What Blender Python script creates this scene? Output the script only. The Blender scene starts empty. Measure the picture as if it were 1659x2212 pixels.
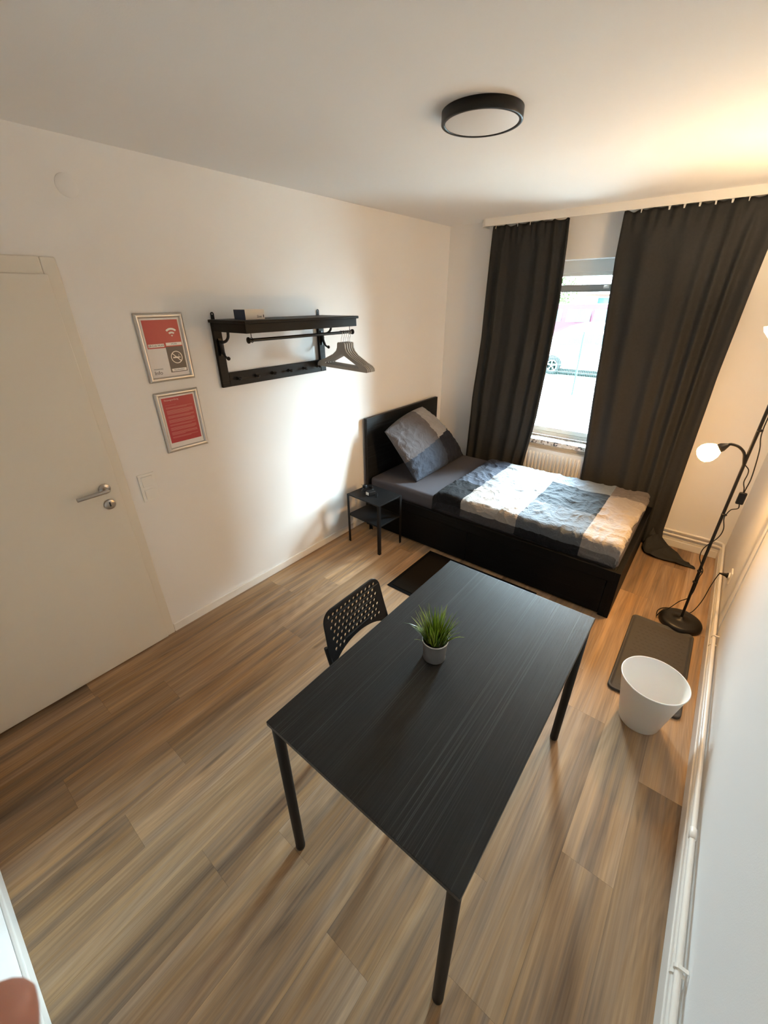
import bpy, bmesh, math, random
from mathutils import Vector, Matrix, noise
from math import sin, cos, pi, sqrt, radians
random.seed(7)
S = bpy.context.scene
COL = S.collection

# ------------------------------------------------------------------ materials
def nodes_of(m):
    m.use_nodes = True
    return m.node_tree.nodes, m.node_tree.links, m.node_tree.nodes['Principled BSDF']

def mat(name, col, rough=0.5, metal=0.0, spec=0.5, bump=0.0, bscale=200.0, vary=0.0, vscale=8.0, emit=None, estr=0.0, sss=0.0, coat=0.0):
    m = bpy.data.materials.new(name)
    N, L, b = nodes_of(m)
    b.inputs['Base Color'].default_value = (*col, 1)
    b.inputs['Roughness'].default_value = rough
    b.inputs['Metallic'].default_value = metal
    b.inputs['Specular IOR Level'].default_value = spec
    if coat: b.inputs['Coat Weight'].default_value = coat
    if sss:
        b.inputs['Subsurface Weight'].default_value = sss
        b.inputs['Subsurface Radius'].default_value = (0.01, 0.004, 0.002)
    tc = N.new('ShaderNodeTexCoord')
    if vary:
        n = N.new('ShaderNodeTexNoise'); n.inputs['Scale'].default_value = vscale; n.inputs['Detail'].default_value = 4
        L.new(tc.outputs['Object'], n.inputs['Vector'])
        mx = N.new('ShaderNodeMix'); mx.data_type = 'RGBA'
        mx.inputs[6].default_value = (*[c*(1-vary) for c in col], 1)
        mx.inputs[7].default_value = (*[min(1, c*(1+vary)) for c in col], 1)
        L.new(n.outputs['Fac'], mx.inputs[0]); L.new(mx.outputs[2], b.inputs['Base Color'])
    if bump:
        n = N.new('ShaderNodeTexNoise'); n.inputs['Scale'].default_value = bscale; n.inputs['Detail'].default_value = 3
        L.new(tc.outputs['Object'], n.inputs['Vector'])
        bp = N.new('ShaderNodeBump'); bp.inputs['Strength'].default_value = bump; bp.inputs['Distance'].default_value = 0.002
        L.new(n.outputs['Fac'], bp.inputs['Height']); L.new(bp.outputs['Normal'], b.inputs['Normal'])
    if emit:
        b.inputs['Emission Color'].default_value = (*emit, 1); b.inputs['Emission Strength'].default_value = estr
    return m

def wood_black(name, base, light, rough, scale_across, scale_along, axis, bumpd=0.4, spec=0.5):
    """dark stained wood with fine embossed grain along the given axis"""
    m = bpy.data.materials.new(name); N, L, b = nodes_of(m)
    tc = N.new('ShaderNodeTexCoord'); mp = N.new('ShaderNodeMapping')
    sc = [scale_across]*3; sc['xyz'.index(axis)] = scale_along
    mp.inputs['Scale'].default_value = sc
    L.new(tc.outputs['Object'], mp.inputs['Vector'])
    n = N.new('ShaderNodeTexNoise'); n.inputs['Scale'].default_value = 1; n.inputs['Detail'].default_value = 6; n.inputs['Roughness'].default_value = 0.7
    n.inputs['Distortion'].default_value = 0.3
    L.new(mp.outputs['Vector'], n.inputs['Vector'])
    r = N.new('ShaderNodeValToRGB')
    r.color_ramp.elements[0].position = 0.42; r.color_ramp.elements[0].color = (*base, 1)
    r.color_ramp.elements[1].position = 0.8; r.color_ramp.elements[1].color = (*light, 1)
    L.new(n.outputs['Fac'], r.inputs['Fac'])
    mp2 = N.new('ShaderNodeMapping'); sc2 = [scale_across*1.5]*3; sc2['xyz'.index(axis)] = scale_along*0.35; mp2.inputs['Scale'].default_value = sc2
    L.new(tc.outputs['Object'], mp2.inputs['Vector'])
    n2 = N.new('ShaderNodeTexNoise'); n2.inputs['Scale'].default_value = 1; n2.inputs['Detail'].default_value = 2; L.new(mp2.outputs['Vector'], n2.inputs['Vector'])
    mp3 = N.new('ShaderNodeMapping'); sc3 = [scale_across*0.06]*3; sc3['xyz'.index(axis)] = scale_along*0.12; mp3.inputs['Scale'].default_value = sc3
    L.new(tc.outputs['Object'], mp3.inputs['Vector'])
    n3 = N.new('ShaderNodeTexNoise'); n3.inputs['Scale'].default_value = 1; n3.inputs['Detail'].default_value = 1; L.new(mp3.outputs['Vector'], n3.inputs['Vector'])
    t2 = N.new('ShaderNodeMapRange'); t2.inputs['From Min'].default_value = 0.56; t2.inputs['From Max'].default_value = 0.66; L.new(n2.outputs['Fac'], t2.inputs['Value'])
    t3 = N.new('ShaderNodeMapRange'); t3.inputs['From Min'].default_value = 0.42; t3.inputs['From Max'].default_value = 0.62; L.new(n3.outputs['Fac'], t3.inputs['Value'])
    mm = N.new('ShaderNodeMath'); mm.operation = 'MULTIPLY'; L.new(t2.outputs['Result'], mm.inputs[0]); L.new(t3.outputs['Result'], mm.inputs[1])
    cm = N.new('ShaderNodeMix'); cm.data_type = 'RGBA'; L.new(mm.outputs[0], cm.inputs[0]); L.new(r.outputs['Color'], cm.inputs[6]); cm.inputs[7].default_value = (*[c*2.6 for c in light], 1)
    L.new(cm.outputs[2], b.inputs['Base Color'])
    mr = N.new('ShaderNodeMapRange'); mr.inputs['To Min'].default_value = rough-0.07; mr.inputs['To Max'].default_value = rough+0.1
    L.new(n.outputs['Fac'], mr.inputs['Value']); L.new(mr.outputs['Result'], b.inputs['Roughness'])
    bp = N.new('ShaderNodeBump'); bp.inputs['Strength'].default_value = bumpd; bp.inputs['Distance'].default_value = 0.0015
    L.new(n.outputs['Fac'], bp.inputs['Height']); L.new(bp.outputs['Normal'], b.inputs['Normal'])
    b.inputs['Specular IOR Level'].default_value = spec
    return m

def floor_material():
    m = bpy.data.materials.new('oak_vinyl_planks'); N, L, b = nodes_of(m)
    uv = N.new('ShaderNodeUVMap'); uv.uv_map = 'plank_uv'
    at = N.new('ShaderNodeAttribute'); at.attribute_name = 'plank'
    sep = N.new('ShaderNodeSeparateColor'); L.new(at.outputs['Color'], sep.inputs['Color'])
    # offset the grain per plank
    off = N.new('ShaderNodeVectorMath'); off.operation = 'SCALE'; off.inputs['Scale'].default_value = 37.0
    L.new(at.outputs['Color'], off.inputs[0])
    add = N.new('ShaderNodeVectorMath'); add.operation = 'ADD'
    L.new(uv.outputs['UV'], add.inputs[0]); L.new(off.outputs['Vector'], add.inputs[1])
    def noisen(sx, sy, detail, dist=0.0, rough=0.6):
        mp = N.new('ShaderNodeMapping'); mp.inputs['Scale'].default_value = (sx, sy, 1)
        L.new(add.outputs['Vector'], mp.inputs['Vector'])
        n = N.new('ShaderNodeTexNoise'); n.inputs['Scale'].default_value = 1; n.inputs['Detail'].default_value = detail
        n.inputs['Distortion'].default_value = dist; n.inputs['Roughness'].default_value = rough
        L.new(mp.outputs['Vector'], n.inputs['Vector']); return n
    broad = noisen(10, 0.7, 3, 0.35)
    fine = noisen(170, 3.0, 4, 0.15, 0.65)
    med = noisen(30, 1.0, 4, 0.35)
    # cathedral rings
    mpw = N.new('ShaderNodeMapping'); mpw.inputs['Scale'].default_value = (5.0, 0.45, 1); L.new(add.outputs['Vector'], mpw.inputs['Vector'])
    nw = N.new('ShaderNodeTexNoise'); nw.inputs['Scale'].default_value = 1.0; nw.inputs['Detail'].default_value = 1.5; L.new(mpw.outputs['Vector'], nw.inputs['Vector'])
    mu = N.new('ShaderNodeMath'); mu.operation = 'MULTIPLY'; mu.inputs[1].default_value = 26; L.new(nw.outputs['Fac'], mu.inputs[0])
    fr = N.new('ShaderNodeMath'); fr.operation = 'PINGPONG'; fr.inputs[1].default_value = 0.5; L.new(mu.outputs[0], fr.inputs[0])
    ring = N.new('ShaderNodeMapRange'); ring.inputs['From Max'].default_value = 0.5; L.new(fr.outputs[0], ring.inputs['Value'])
    ramp = N.new('ShaderNodeValToRGB'); e = ramp.color_ramp.elements
    e[0].position = 0.335; e[0].color = FLOOR_D
    e[1].position = 0.67; e[1].color = FLOOR_L
    k = e.new(0.50); k.color = FLOOR_M
    def mix(a, bsock, f):
        x = N.new('ShaderNodeMix'); x.data_type = 'FLOAT'; x.inputs[0].default_value = f
        L.new(a, x.inputs[2]); L.new(bsock, x.inputs[3]); return x.outputs[0]
    v = mix(broad.outputs['Fac'], med.outputs['Fac'], 0.48)
    v = mix(v, fine.outputs['Fac'], 0.20)
    v = mix(v, ring.outputs['Result'], 0.035)
    # plank tone shift
    sh = N.new('ShaderNodeMath'); sh.operation = 'MULTIPLY_ADD'; sh.inputs[1].default_value = 0.06; sh.inputs[2].default_value = -0.03
    L.new(sep.outputs['Red'], sh.inputs[0])
    ad = N.new('ShaderNodeMath'); ad.operation = 'ADD'; L.new(v, ad.inputs[0]); L.new(sh.outputs[0], ad.inputs[1])
    L.new(ad.outputs[0], ramp.inputs['Fac'])
    # knots / short dark pores
    kn = noisen(9, 2.2, 2, 0.3)
    kr = N.new('ShaderNodeMapRange'); kr.inputs['From Min'].default_value = 0.70; kr.inputs['From Max'].default_value = 0.80; L.new(kn.outputs['Fac'], kr.inputs['Value'])
    dk = N.new('ShaderNodeMix'); dk.data_type = 'RGBA'; L.new(kr.outputs['Result'], dk.inputs[0]); L.new(ramp.outputs['Color'], dk.inputs[6]); dk.inputs[7].default_value = (0.10, 0.058, 0.028, 1)
    # hue drift toward grey in some streaks
    gr = N.new('ShaderNodeHueSaturation'); mrs = N.new('ShaderNodeMapRange'); mrs.inputs['From Min'].default_value = 0.3; mrs.inputs['From Max'].default_value = 0.7
    mrs.inputs['To Min'].default_value = 0.72; mrs.inputs['To Max'].default_value = 1.1
    L.new(med.outputs['Fac'], mrs.inputs['Value']); L.new(mrs.outputs['Result'], gr.inputs['Saturation']); L.new(dk.outputs[2], gr.inputs['Color'])
    # dark joint at plank border (blue channel = border flag is on a uv grid)
    tv = N.new('ShaderNodeMapRange'); tv.inputs['To Min'].default_value = 0.84; tv.inputs['To Max'].default_value = 1.18
    L.new(sep.outputs['Green'], tv.inputs['Value']); L.new(tv.outputs['Result'], gr.inputs['Value'])
    L.new(gr.outputs['Color'], b.inputs['Base Color'])
    rr = N.new('ShaderNodeMapRange'); rr.inputs['To Min'].default_value = 0.42; rr.inputs['To Max'].default_value = 0.6
    L.new(fine.outputs['Fac'], rr.inputs['Value']); L.new(rr.outputs['Result'], b.inputs['Roughness'])
    bp = N.new('ShaderNodeBump'); bp.inputs['Strength'].default_value = 0.18; bp.inputs['Distance'].default_value = 0.001
    L.new(fine.outputs['Fac'], bp.inputs['Height']); L.new(bp.outputs['Normal'], b.inputs['Normal'])
    b.inputs['Specular IOR Level'].default_value = 0.4
    return m

FLOOR_D = (0.112, 0.060, 0.026, 1); FLOOR_M = (0.300, 0.180, 0.088, 1); FLOOR_L = (0.50, 0.335, 0.195, 1)

def cloth_attr(name, attr, rough=0.85, bump=0.35, scale=22.0, sheen=0.02):
    m = bpy.data.materials.new(name); N, L, b = nodes_of(m)
    at = N.new('ShaderNodeAttribute'); at.attribute_name = attr
    L.new(at.outputs['Color'], b.inputs['Base Color'])
    b.inputs['Roughness'].default_value = rough; b.inputs['Specular IOR Level'].default_value = 0.25
    b.inputs['Sheen Weight'].default_value = sheen
    tc = N.new('ShaderNodeTexCoord')
    # ridged folds, coarse and fine
    def ridge(sc, dist):
        n1 = N.new('ShaderNodeTexNoise'); n1.inputs['Scale'].default_value = sc; n1.inputs['Detail'].default_value = 1; n1.inputs['Distortion'].default_value = dist
        L.new(tc.outputs['Object'], n1.inputs['Vector'])
        s = N.new('ShaderNodeMath'); s.operation = 'SUBTRACT'; s.inputs[1].default_value = 0.5; L.new(n1.outputs['Fac'], s.inputs[0])
        a = N.new('ShaderNodeMath'); a.operation = 'ABSOLUTE'; L.new(s.outputs[0], a.inputs[0])
        p = N.new('ShaderNodeMath'); p.operation = 'POWER'; p.inputs[1].default_value = 0.4; L.new(a.outputs[0], p.inputs[0])
        ng = N.new('ShaderNodeMath'); ng.operation = 'MULTIPLY'; ng.inputs[1].default_value = -1.0; L.new(p.outputs[0], ng.inputs[0]); return ng
    p1, p2 = ridge(scale, 1.8), ridge(scale*2.3, 1.2)
    sm = N.new('ShaderNodeMath'); sm.operation = 'MULTIPLY_ADD'; sm.inputs[1].default_value = 0.45; L.new(p2.outputs[0], sm.inputs[0]); L.new(p1.outputs[0], sm.inputs[2])
    bp = N.new('ShaderNodeBump'); bp.inputs['Strength'].default_value = bump; bp.inputs['Distance'].default_value = 0.02
    L.new(sm.outputs[0], bp.inputs['Height']); L.new(bp.outputs['Normal'], b.inputs['Normal'])
    return m

def terrazzo():
    m = bpy.data.materials.new('terrazzo'); N, L, b = nodes_of(m)
    tc = N.new('ShaderNodeTexCoord'); v = N.new('ShaderNodeTexVoronoi'); v.inputs['Scale'].default_value = 55
    L.new(tc.outputs['Object'], v.inputs['Vector'])
    r = N.new('ShaderNodeValToRGB'); r.color_ramp.interpolation = 'CONSTANT'; e = r.color_ramp.elements
    e[0].position = 0; e[0].color = (0.62, 0.58, 0.52, 1); e[1].position = 0.55; e[1].color = (0.30, 0.25, 0.21, 1)
    k = e.new(0.72); k.color = (0.75, 0.72, 0.68, 1); k = e.new(0.86); k.color = (0.08, 0.07, 0.065, 1)
    sp = N.new('ShaderNodeSeparateColor'); L.new(v.outputs['Color'], sp.inputs['Color']); L.new(sp.outputs['Red'], r.inputs['Fac'])
    L.new(r.outputs['Color'], b.inputs['Base Color']); b.inputs['Roughness'].default_value = 0.3
    return m

def glass_pane():
    m = bpy.data.materials.new('window_glass'); m.use_nodes = True; N = m.node_tree.nodes; L = m.node_tree.links
    N.remove(N['Principled BSDF']); out = N['Material Output']
    t = N.new('ShaderNodeBsdfTransparent'); t.inputs['Color'].default_value = (0.96, 0.98, 0.97, 1)
    g = N.new('ShaderNodeBsdfGlossy'); g.inputs['Roughness'].default_value = 0.02
    f = N.new('ShaderNodeFresnel'); f.inputs['IOR'].default_value = 1.3
    mx = N.new('ShaderNodeMixShader'); L.new(f.outputs[0], mx.inputs[0]); L.new(t.outputs[0], mx.inputs[1]); L.new(g.outputs[0], mx.inputs[2])
    L.new(mx.outputs[0], out.inputs['Surface']); return m

WALL = mat('white_wall_paint', (0.80, 0.79, 0.778), 0.9, spec=0.2, bump=0.12, bscale=260)
CEIL = mat('white_ceiling_paint', (0.79, 0.78, 0.766), 0.95, spec=0.1, bump=0.1, bscale=220)
TRIM = mat('white_trim_lacquer', (0.80, 0.78, 0.74), 0.4)
DOORW = mat('white_door_lacquer', (0.72, 0.68, 0.60), 0.42)
FLOOR = floor_material()
STEEL = mat('brushed_steel', (0.46, 0.44, 0.42), 0.32, metal=1.0, bump=0.05, bscale=400)
BLACKM = mat('black_powder_metal', (0.005, 0.005, 0.0055), 0.5, spec=0.25, bump=0.05, bscale=500)
LAMPBK = mat('black_lamp_metal', (0.008, 0.0065, 0.0055), 0.4, spec=0.35)
PLASBK = mat('black_plastic', (0.006, 0.006, 0.0065), 0.45, spec=0.3, bump=0.04, bscale=600)
BEDBK = wood_black('bed_blackbrown', (0.0022, 0.0022, 0.0024), (0.0045, 0.0045, 0.005), 0.55, 120, 6, 'x', 0.2, 0.14)
HEADBK = wood_black('headboard_blackbrown', (0.005, 0.006, 0.008), (0.011, 0.013, 0.016), 0.5, 120, 6, 'y', 0.2, 0.3)
TABLE = wood_black('table_blackbrown', (0.0050, 0.0052, 0.0055), (0.017, 0.018, 0.019), 0.37, 230, 3.0, 'y', 0.9, 0.38)
RACK = wood_black('rack_black_wood', (0.0045, 0.0038, 0.0032), (0.0095, 0.008, 0.006), 0.5, 90, 6, 'y', 0.2, 0.2)
SHEET = mat('grey_fitted_sheet', (0.085, 0.078, 0.088), 0.9, spec=0.15, bump=0.15, bscale=40)
CURT = mat('anthracite_curtain_weave', (0.033, 0.0325, 0.032), 0.85, spec=0.12, bump=0.12, bscale=900, vary=0.12, vscale=60)
WHITEP = mat('white_plastic', (0.80, 0.80, 0.78), 0.35)
BINW = mat('white_bin_plastic', (0.83, 0.83, 0.82), 0.45, sss=0.15)
TRAYG = mat('grey_rubber_tray', (0.048, 0.045, 0.042), 0.6, bump=0.1, bscale=300)
TRAYF = mat('grey_rubber_tray_inside', (0.050, 0.045, 0.040), 0.65, bump=0.15, bscale=250)
MATC = mat('brown_black_mat_pile', (0.012, 0.009, 0.0065), 0.95, spec=0.05, bump=0.6, bscale=500)
MATB = mat('black_mat_border', (0.004, 0.004, 0.004), 0.8, spec=0.08)
ALU = mat('matt_silver_frame', (0.58, 0.56, 0.53), 0.38, metal=0.85)
PAPER = mat('poster_paper', (0.74, 0.71, 0.70), 0.55)
RED = mat('poster_red', (0.46, 0.058, 0.050), 0.35)
RED2 = mat('poster_dark_red', (0.40, 0.030, 0.042), 0.35)
REDL = mat('poster_text_pale_red', (0.52, 0.16, 0.15), 0.4)
PINKT = mat('poster_pale_text', (0.78, 0.52, 0.50), 0.4)
GREYB = mat('poster_dark_grey', (0.085, 0.075, 0.075), 0.35)
INK = mat('poster_ink', (0.03, 0.03, 0.035), 0.4)
WHITEI = mat('poster_white_ink', (0.82, 0.78, 0.75), 0.4)
HANG = mat('grey_beige_hanger_wood', (0.33, 0.295, 0.255), 0.5, vary=0.1, vscale=20)
WIRE = mat('chromed_wire', (0.65, 0.63, 0.6), 0.2, metal=1)
BLUEB = mat('navy_carton', (0.010, 0.026, 0.075), 0.4)
WHITEB = mat('white_carton', (0.76, 0.71, 0.65), 0.45)
RADI = mat('radiator_enamel', (0.74, 0.72, 0.68), 0.35)
PIPE = mat('white_pipe_enamel', (0.80, 0.77, 0.72), 0.3)
POT = mat('white_grey_pot', (0.085, 0.085, 0.088), 0.35, bump=0.03)
POTRIM = mat('pot_rim_enamel', (0.75, 0.75, 0.74), 0.3)
SOIL = mat('dark_soil', (0.006, 0.005, 0.004), 0.95, bump=1, bscale=300)
DIFF = mat('lamp_diffuser', (0.72, 0.69, 0.66), 0.5)
GLASS = glass_pane()
TERR = terrazzo()
WINF = mat('window_frame_white', (0.78, 0.80, 0.79), 0.35)
WINSHADE = mat('window_frame_shade_grey', (0.30, 0.32, 0.32), 0.5)
SKIN = mat('skin', (0.58, 0.27, 0.20), 0.5, sss=0.2, vary=0.08, vscale=60)
NAIL = mat('fingernail', (0.68, 0.38, 0.32), 0.25)

def grassmat():
    m = bpy.data.materials.new('grass_blade'); N, L, b = nodes_of(m)
    at = N.new('ShaderNodeAttribute'); at.attribute_name = 'blade'
    L.new(at.outputs['Color'], b.inputs['Base Color']); b.inputs['Roughness'].default_value = 0.35
    b.inputs['Transmission Weight'].default_value = 0.0
    b.inputs['Subsurface Weight'].default_value = 0.15; b.inputs['Subsurface Radius'].default_value = (0.004, 0.006, 0.001)
    return m
GRASS = grassmat()

# ------------------------------------------------------------------ mesh builder
class MB:
    def __init__(s): s.v = []; s.f = []; s.mi = []; s.sm = []
    def add(s, vs, fs, mi=0, smooth=False):
        o = len(s.v); s.v += [tuple(x) for x in vs]
        for f in fs: s.f.append([o+i for i in f]); s.mi.append(mi); s.sm.append(smooth)
        return s
    def box(s, a, b, mi=0, tf=None):
        x0, x1 = sorted((a[0], b[0])); y0, y1 = sorted((a[1], b[1])); z0, z1 = sorted((a[2], b[2]))
        vs = [(x0,y0,z0),(x1,y0,z0),(x1,y1,z0),(x0,y1,z0),(x0,y0,z1),(x1,y0,z1),(x1,y1,z1),(x0,y1,z1)]
        if tf: vs = [tf(*v) for v in vs]
        return s.add(vs, [(0,3,2,1),(4,5,6,7),(0,1,5,4),(1,2,6,5),(2,3,7,6),(3,0,4,7)], mi)
    def quad(s, a, b, c, d, mi=0): return s.add([a,b,c,d], [(0,1,2,3)], mi)
    def lathe(s, prof, c, n=48, mi=0, axis=(0,0,1), smooth=True):
        """prof = [(r, h)...] spun round the axis through c"""
        ax = Vector(axis).normalized(); q = Vector((0,0,1)).rotation_difference(ax); c = Vector(c)
        vs = []; fs = []; m = len(prof)
        for (r, h) in prof:
            for k in range(n):
                a = 2*pi*k/n; vs.append(c + q @ Vector((r*cos(a), r*sin(a), h)))
        for i in range(m-1):
            for k in range(n):
                k2 = (k+1) % n; fs.append((i*n+k, i*n+k2, (i+1)*n+k2, (i+1)*n+k))
        s.add(vs, fs, mi, smooth)
        if prof[0][0] > 1e-6: s.add([vs[k] for k in range(n)], [tuple(range(n))[::-1]], mi)
        if prof[-1][0] > 1e-6: s.add([vs[(m-1)*n+k] for k in range(n)], [tuple(range(n))], mi)
        return s
    def cyl(s, p0, p1, r, n=20, mi=0, r1=None):
        p0 = Vector(p0); p1 = Vector(p1); d = p1-p0
        return s.lathe([(r, 0), (r if r1 is None else r1, d.length)], p0, n, mi, d)
    def tube(s, pts, r, n=10, mi=0):
        pts = [Vector(p) for p in pts]; rs = r if isinstance(r, (list, tuple)) else [r]*len(pts)
        vs = []; fs = []; up = None
        for i, p in enumerate(pts):
            t = (pts[min(i+1, len(pts)-1)] - pts[max(i-1, 0)]).normalized()
            if up is None:
                up = Vector((0,0,1)) if abs(t.z) < 0.9 else Vector((1,0,0))
            sd = t.cross(up).normalized(); up = sd.cross(t).normalized()
            for k in range(n):
                a = 2*pi*k/n; vs.append(p + (sd*cos(a) + up*sin(a))*rs[i])
        for i in range(len(pts)-1):
            for k in range(n):
                k2 = (k+1) % n; fs.append((i*n+k, i*n+k2, (i+1)*n+k2, (i+1)*n+k))
        s.add(vs, fs, mi, True)
        s.add(vs[:n], [tuple(range(n))[::-1]], mi); s.add(vs[-n:], [tuple(range(n))], mi)
        return s
    def ball(s, c, r, n=20, mi=0, sc=(1,1,1)):
        prof = [(r*sin(pi*i/12), -r*cos(pi*i/12)) for i in range(13)]
        prof[0] = (1e-5, -r); prof[-1] = (1e-5, r)
        o = len(s.v); s.lathe(prof, c, n, mi)
        for i in range(o, len(s.v)):
            v = s.v[i]; s.v[i] = tuple(c[k] + (v[k]-c[k])*sc[k] for k in range(3))
        return s
    def build(s, name, mats, parent=None, bevel=0.0, seg=2, base=None):
        if not isinstance(mats, (list, tuple)): mats = [mats]
        off = Vector((0,0,0))
        if parent is not None:
            off = world_loc(parent)
        elif base is not None: off = Vector(base)
        me = bpy.data.meshes.new(name)
        me.from_pydata([tuple(Vector(v)-off) for v in s.v], [], s.f)
        for m in mats: me.materials.append(m)
        for p, mi, sm in zip(me.polygons, s.mi, s.sm): p.material_index = mi; p.use_smooth = sm
        me.update()
        o = bpy.data.objects.new(name, me); COL.objects.link(o)
        if parent is not None: o.parent = parent
        elif base is not None: o.location = off
        if bevel:
            md = o.modifiers.new('bevel', 'BEVEL'); md.width = bevel; md.segments = seg; md.limit_method = 'ANGLE'
        return o

def world_loc(o):
    v = Vector((0,0,0))
    while o is not None: v = v + o.location; o = o.parent
    return v

def thing(name, label, cat, loc, group=None):
    o = bpy.data.objects.new(name, None); COL.objects.link(o); o.location = loc; o.empty_display_size = 0.05
    o['label'] = label; o['category'] = cat
    if group: o['group'] = group
    return o
def tag(o, label, cat, group=None, kind=None):
    if label: o['label'] = label
    if cat: o['category'] = cat
    if group: o['group'] = group
    if kind: o['kind'] = kind
    return o
def struct(o): o['kind'] = 'structure'; return o

def catmull(pts, n=8):
    pts = [Vector(p) for p in pts]; out = []
    P = [2*pts[0]-pts[1]] + pts + [2*pts[-1]-pts[-2]]
    for i in range(1, len(P)-2):
        for k in range(n):
            t = k/n; a, b, c, d = P[i-1], P[i], P[i+1], P[i+2]
            out.append(0.5*((2*b) + (c-a)*t + (2*a-5*b+4*c-d)*t*t + (3*b-a-3*c+d)*t**3))
    out.append(pts[-1]); return out

def curve_shape(outlines, thick, bevel=0.0, name='shape'):
    """flat outlines (first is the outer edge, others holes) filled and given a thickness; returns (verts, faces) in the local xy plane"""
    cu = bpy.data.curves.new(name, 'CURVE'); cu.dimensions = '2D'; cu.fill_mode = 'BOTH'
    cu.extrude = thick/2 - bevel; cu.bevel_depth = bevel; cu.bevel_resolution = 1
    for ol in outlines:
        sp = cu.splines.new('POLY'); sp.points.add(len(ol)-1); sp.use_cyclic_u = True
        for p, q in zip(sp.points, ol): p.co = (q[0], q[1], 0, 1)
    ob = bpy.data.objects.new(name, cu)
    COL.objects.link(ob)
    bpy.context.view_layer.update()
    dg = bpy.context.evaluated_depsgraph_get()
    me = bpy.data.meshes.new_from_object(ob.evaluated_get(dg))
    vs = [v.co.copy() for v in me.vertices]; fs = [tuple(p.vertices) for p in me.polygons]
    bpy.data.objects.remove(ob); bpy.data.curves.remove(cu); bpy.data.meshes.remove(me)
    return vs, fs

def text_shape(txt, size, align='LEFT', shear=0.0, thick=0.0002):
    cu = bpy.data.curves.new('t', 'FONT'); cu.body = txt; cu.size = size; cu.align_x = align; cu.align_y = 'CENTER'; cu.extrude = thick; cu.shear = shear
    cu.resolution_u = 3
    ob = bpy.data.objects.new('t', cu); COL.objects.link(ob); bpy.context.view_layer.update()
    me = bpy.data.meshes.new_from_object(ob.evaluated_get(bpy.context.evaluated_depsgraph_get()))
    vs = [v.co.copy() for v in me.vertices]; fs = [tuple(p.vertices) for p in me.polygons]
    bpy.data.objects.remove(ob); bpy.data.curves.remove(cu); bpy.data.meshes.remove(me)
    return vs, fs

def arc(c, r, a0, a1, n): return [(c[0]+r*cos(a0+(a1-a0)*i/n), c[1]+r*sin(a0+(a1-a0)*i/n)) for i in range(n+1)]
def sstep(a, b, x):
    t = max(0, min(1, (x-a)/(b-a))); return t*t*(3-2*t)
def lerp(a, b, t): return a+(b-a)*t
def pl(tab, x):
    """piecewise linear table lookup"""
    if x <= tab[0][0]: return tab[0][1]
    for (a, va), (b, vb) in zip(tab, tab[1:]):
        if x <= b: return lerp(va, vb, (x-a)/(b-a))
    return tab[-1][1]
def color_attr(o, name, fn):
    """per-face colour attribute; fn(face_index) -> rgb"""
    me = o.data; at = me.color_attributes.new(name, 'FLOAT_COLOR', 'CORNER')
    for p in me.polygons:
        c = fn(p.index)
        for li in p.loop_indices: at.data[li].color = (*c, 1)

# ------------------------------------------------------------------ room constants (metres)
XR = 2.652; YS = -4.105; H = 2.4176
WX0, WX1, WZ0, WZ1 = 0.80, 1.86, 0.70, 2.112      # window opening
WD = 0.24                                          # depth of the window wall

# light levels
SKY = 100.0; SKYB = 10.0; RS = 40.0; RO = 300.0; BS = 10.0; US = 225.0; EXPO = 1.22

# ================================================================== SETTING
# floor of single planks
def build_floor():
    rows = []; k0 = -1
    W = 0.1777; X0 = 0.15
    joint = {-1: -3.59, 0: -2.38, 1: -3.316, 2: -3.84, 3: -3.474, 4: -3.73, 5: -3.05, 6: -3.60, 7: -3.38, 8: -2.66, 9: -3.465, 10: -3.02, 11: -3.30, 12: -2.76, 13: -3.5, 14: -2.9}
    rnd = random.Random(3); b = MB(); info = []
    for k in range(-1, 15):
        xa = max(0, X0+k*W); xb = min(XR, X0+(k+1)*W)
        if xb <= xa: continue
        y = joint[k] - 1.2*3
        while y < 0.0:
            ya, yb = max(y, YS), min(y+1.2, 0.0)
            if yb > ya:
                g = 0.00025
                b.quad((xa+g, ya+g, 0), (xb-g, ya+g, 0), (xb-g, yb-g, 0), (xa+g, yb-g, 0)); info.append((xa, y, (rnd.random(), rnd.random(), rnd.random())))
            y += 1.2
    n = len(info)
    b.quad((0, YS, -0.0008), (XR, YS, -0.0008), (XR, 0, -0.0008), (0, 0, -0.0008), 1)
    b.box((-0.3, YS-0.3, -0.2), (XR+0.3, 0.0, -0.012), 1)
    o = b.build('floor', [FLOOR, mat('floor_joint', (0.07, 0.042, 0.022), 0.8)])
    me = o.data; me.uv_layers.new(name='plank_uv'); me.color_attributes.new('plank', 'FLOAT_COLOR', 'CORNER')
    uv = me.uv_layers['plank_uv']; at = me.color_attributes['plank']
    for p in me.polygons:
        if p.index < n:
            xa, y0, c = info[p.index]
        else: xa, y0, c = 0, 0, (0.5, 0.5, 0.5)
        for li in p.loop_indices:
            v = me.vertices[me.loops[li].vertex_index].co
            uv.data[li].uv = (v.x-xa, v.y-y0); at.data[li].color = (*c, 1)
    return struct(o)
build_floor()

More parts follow.
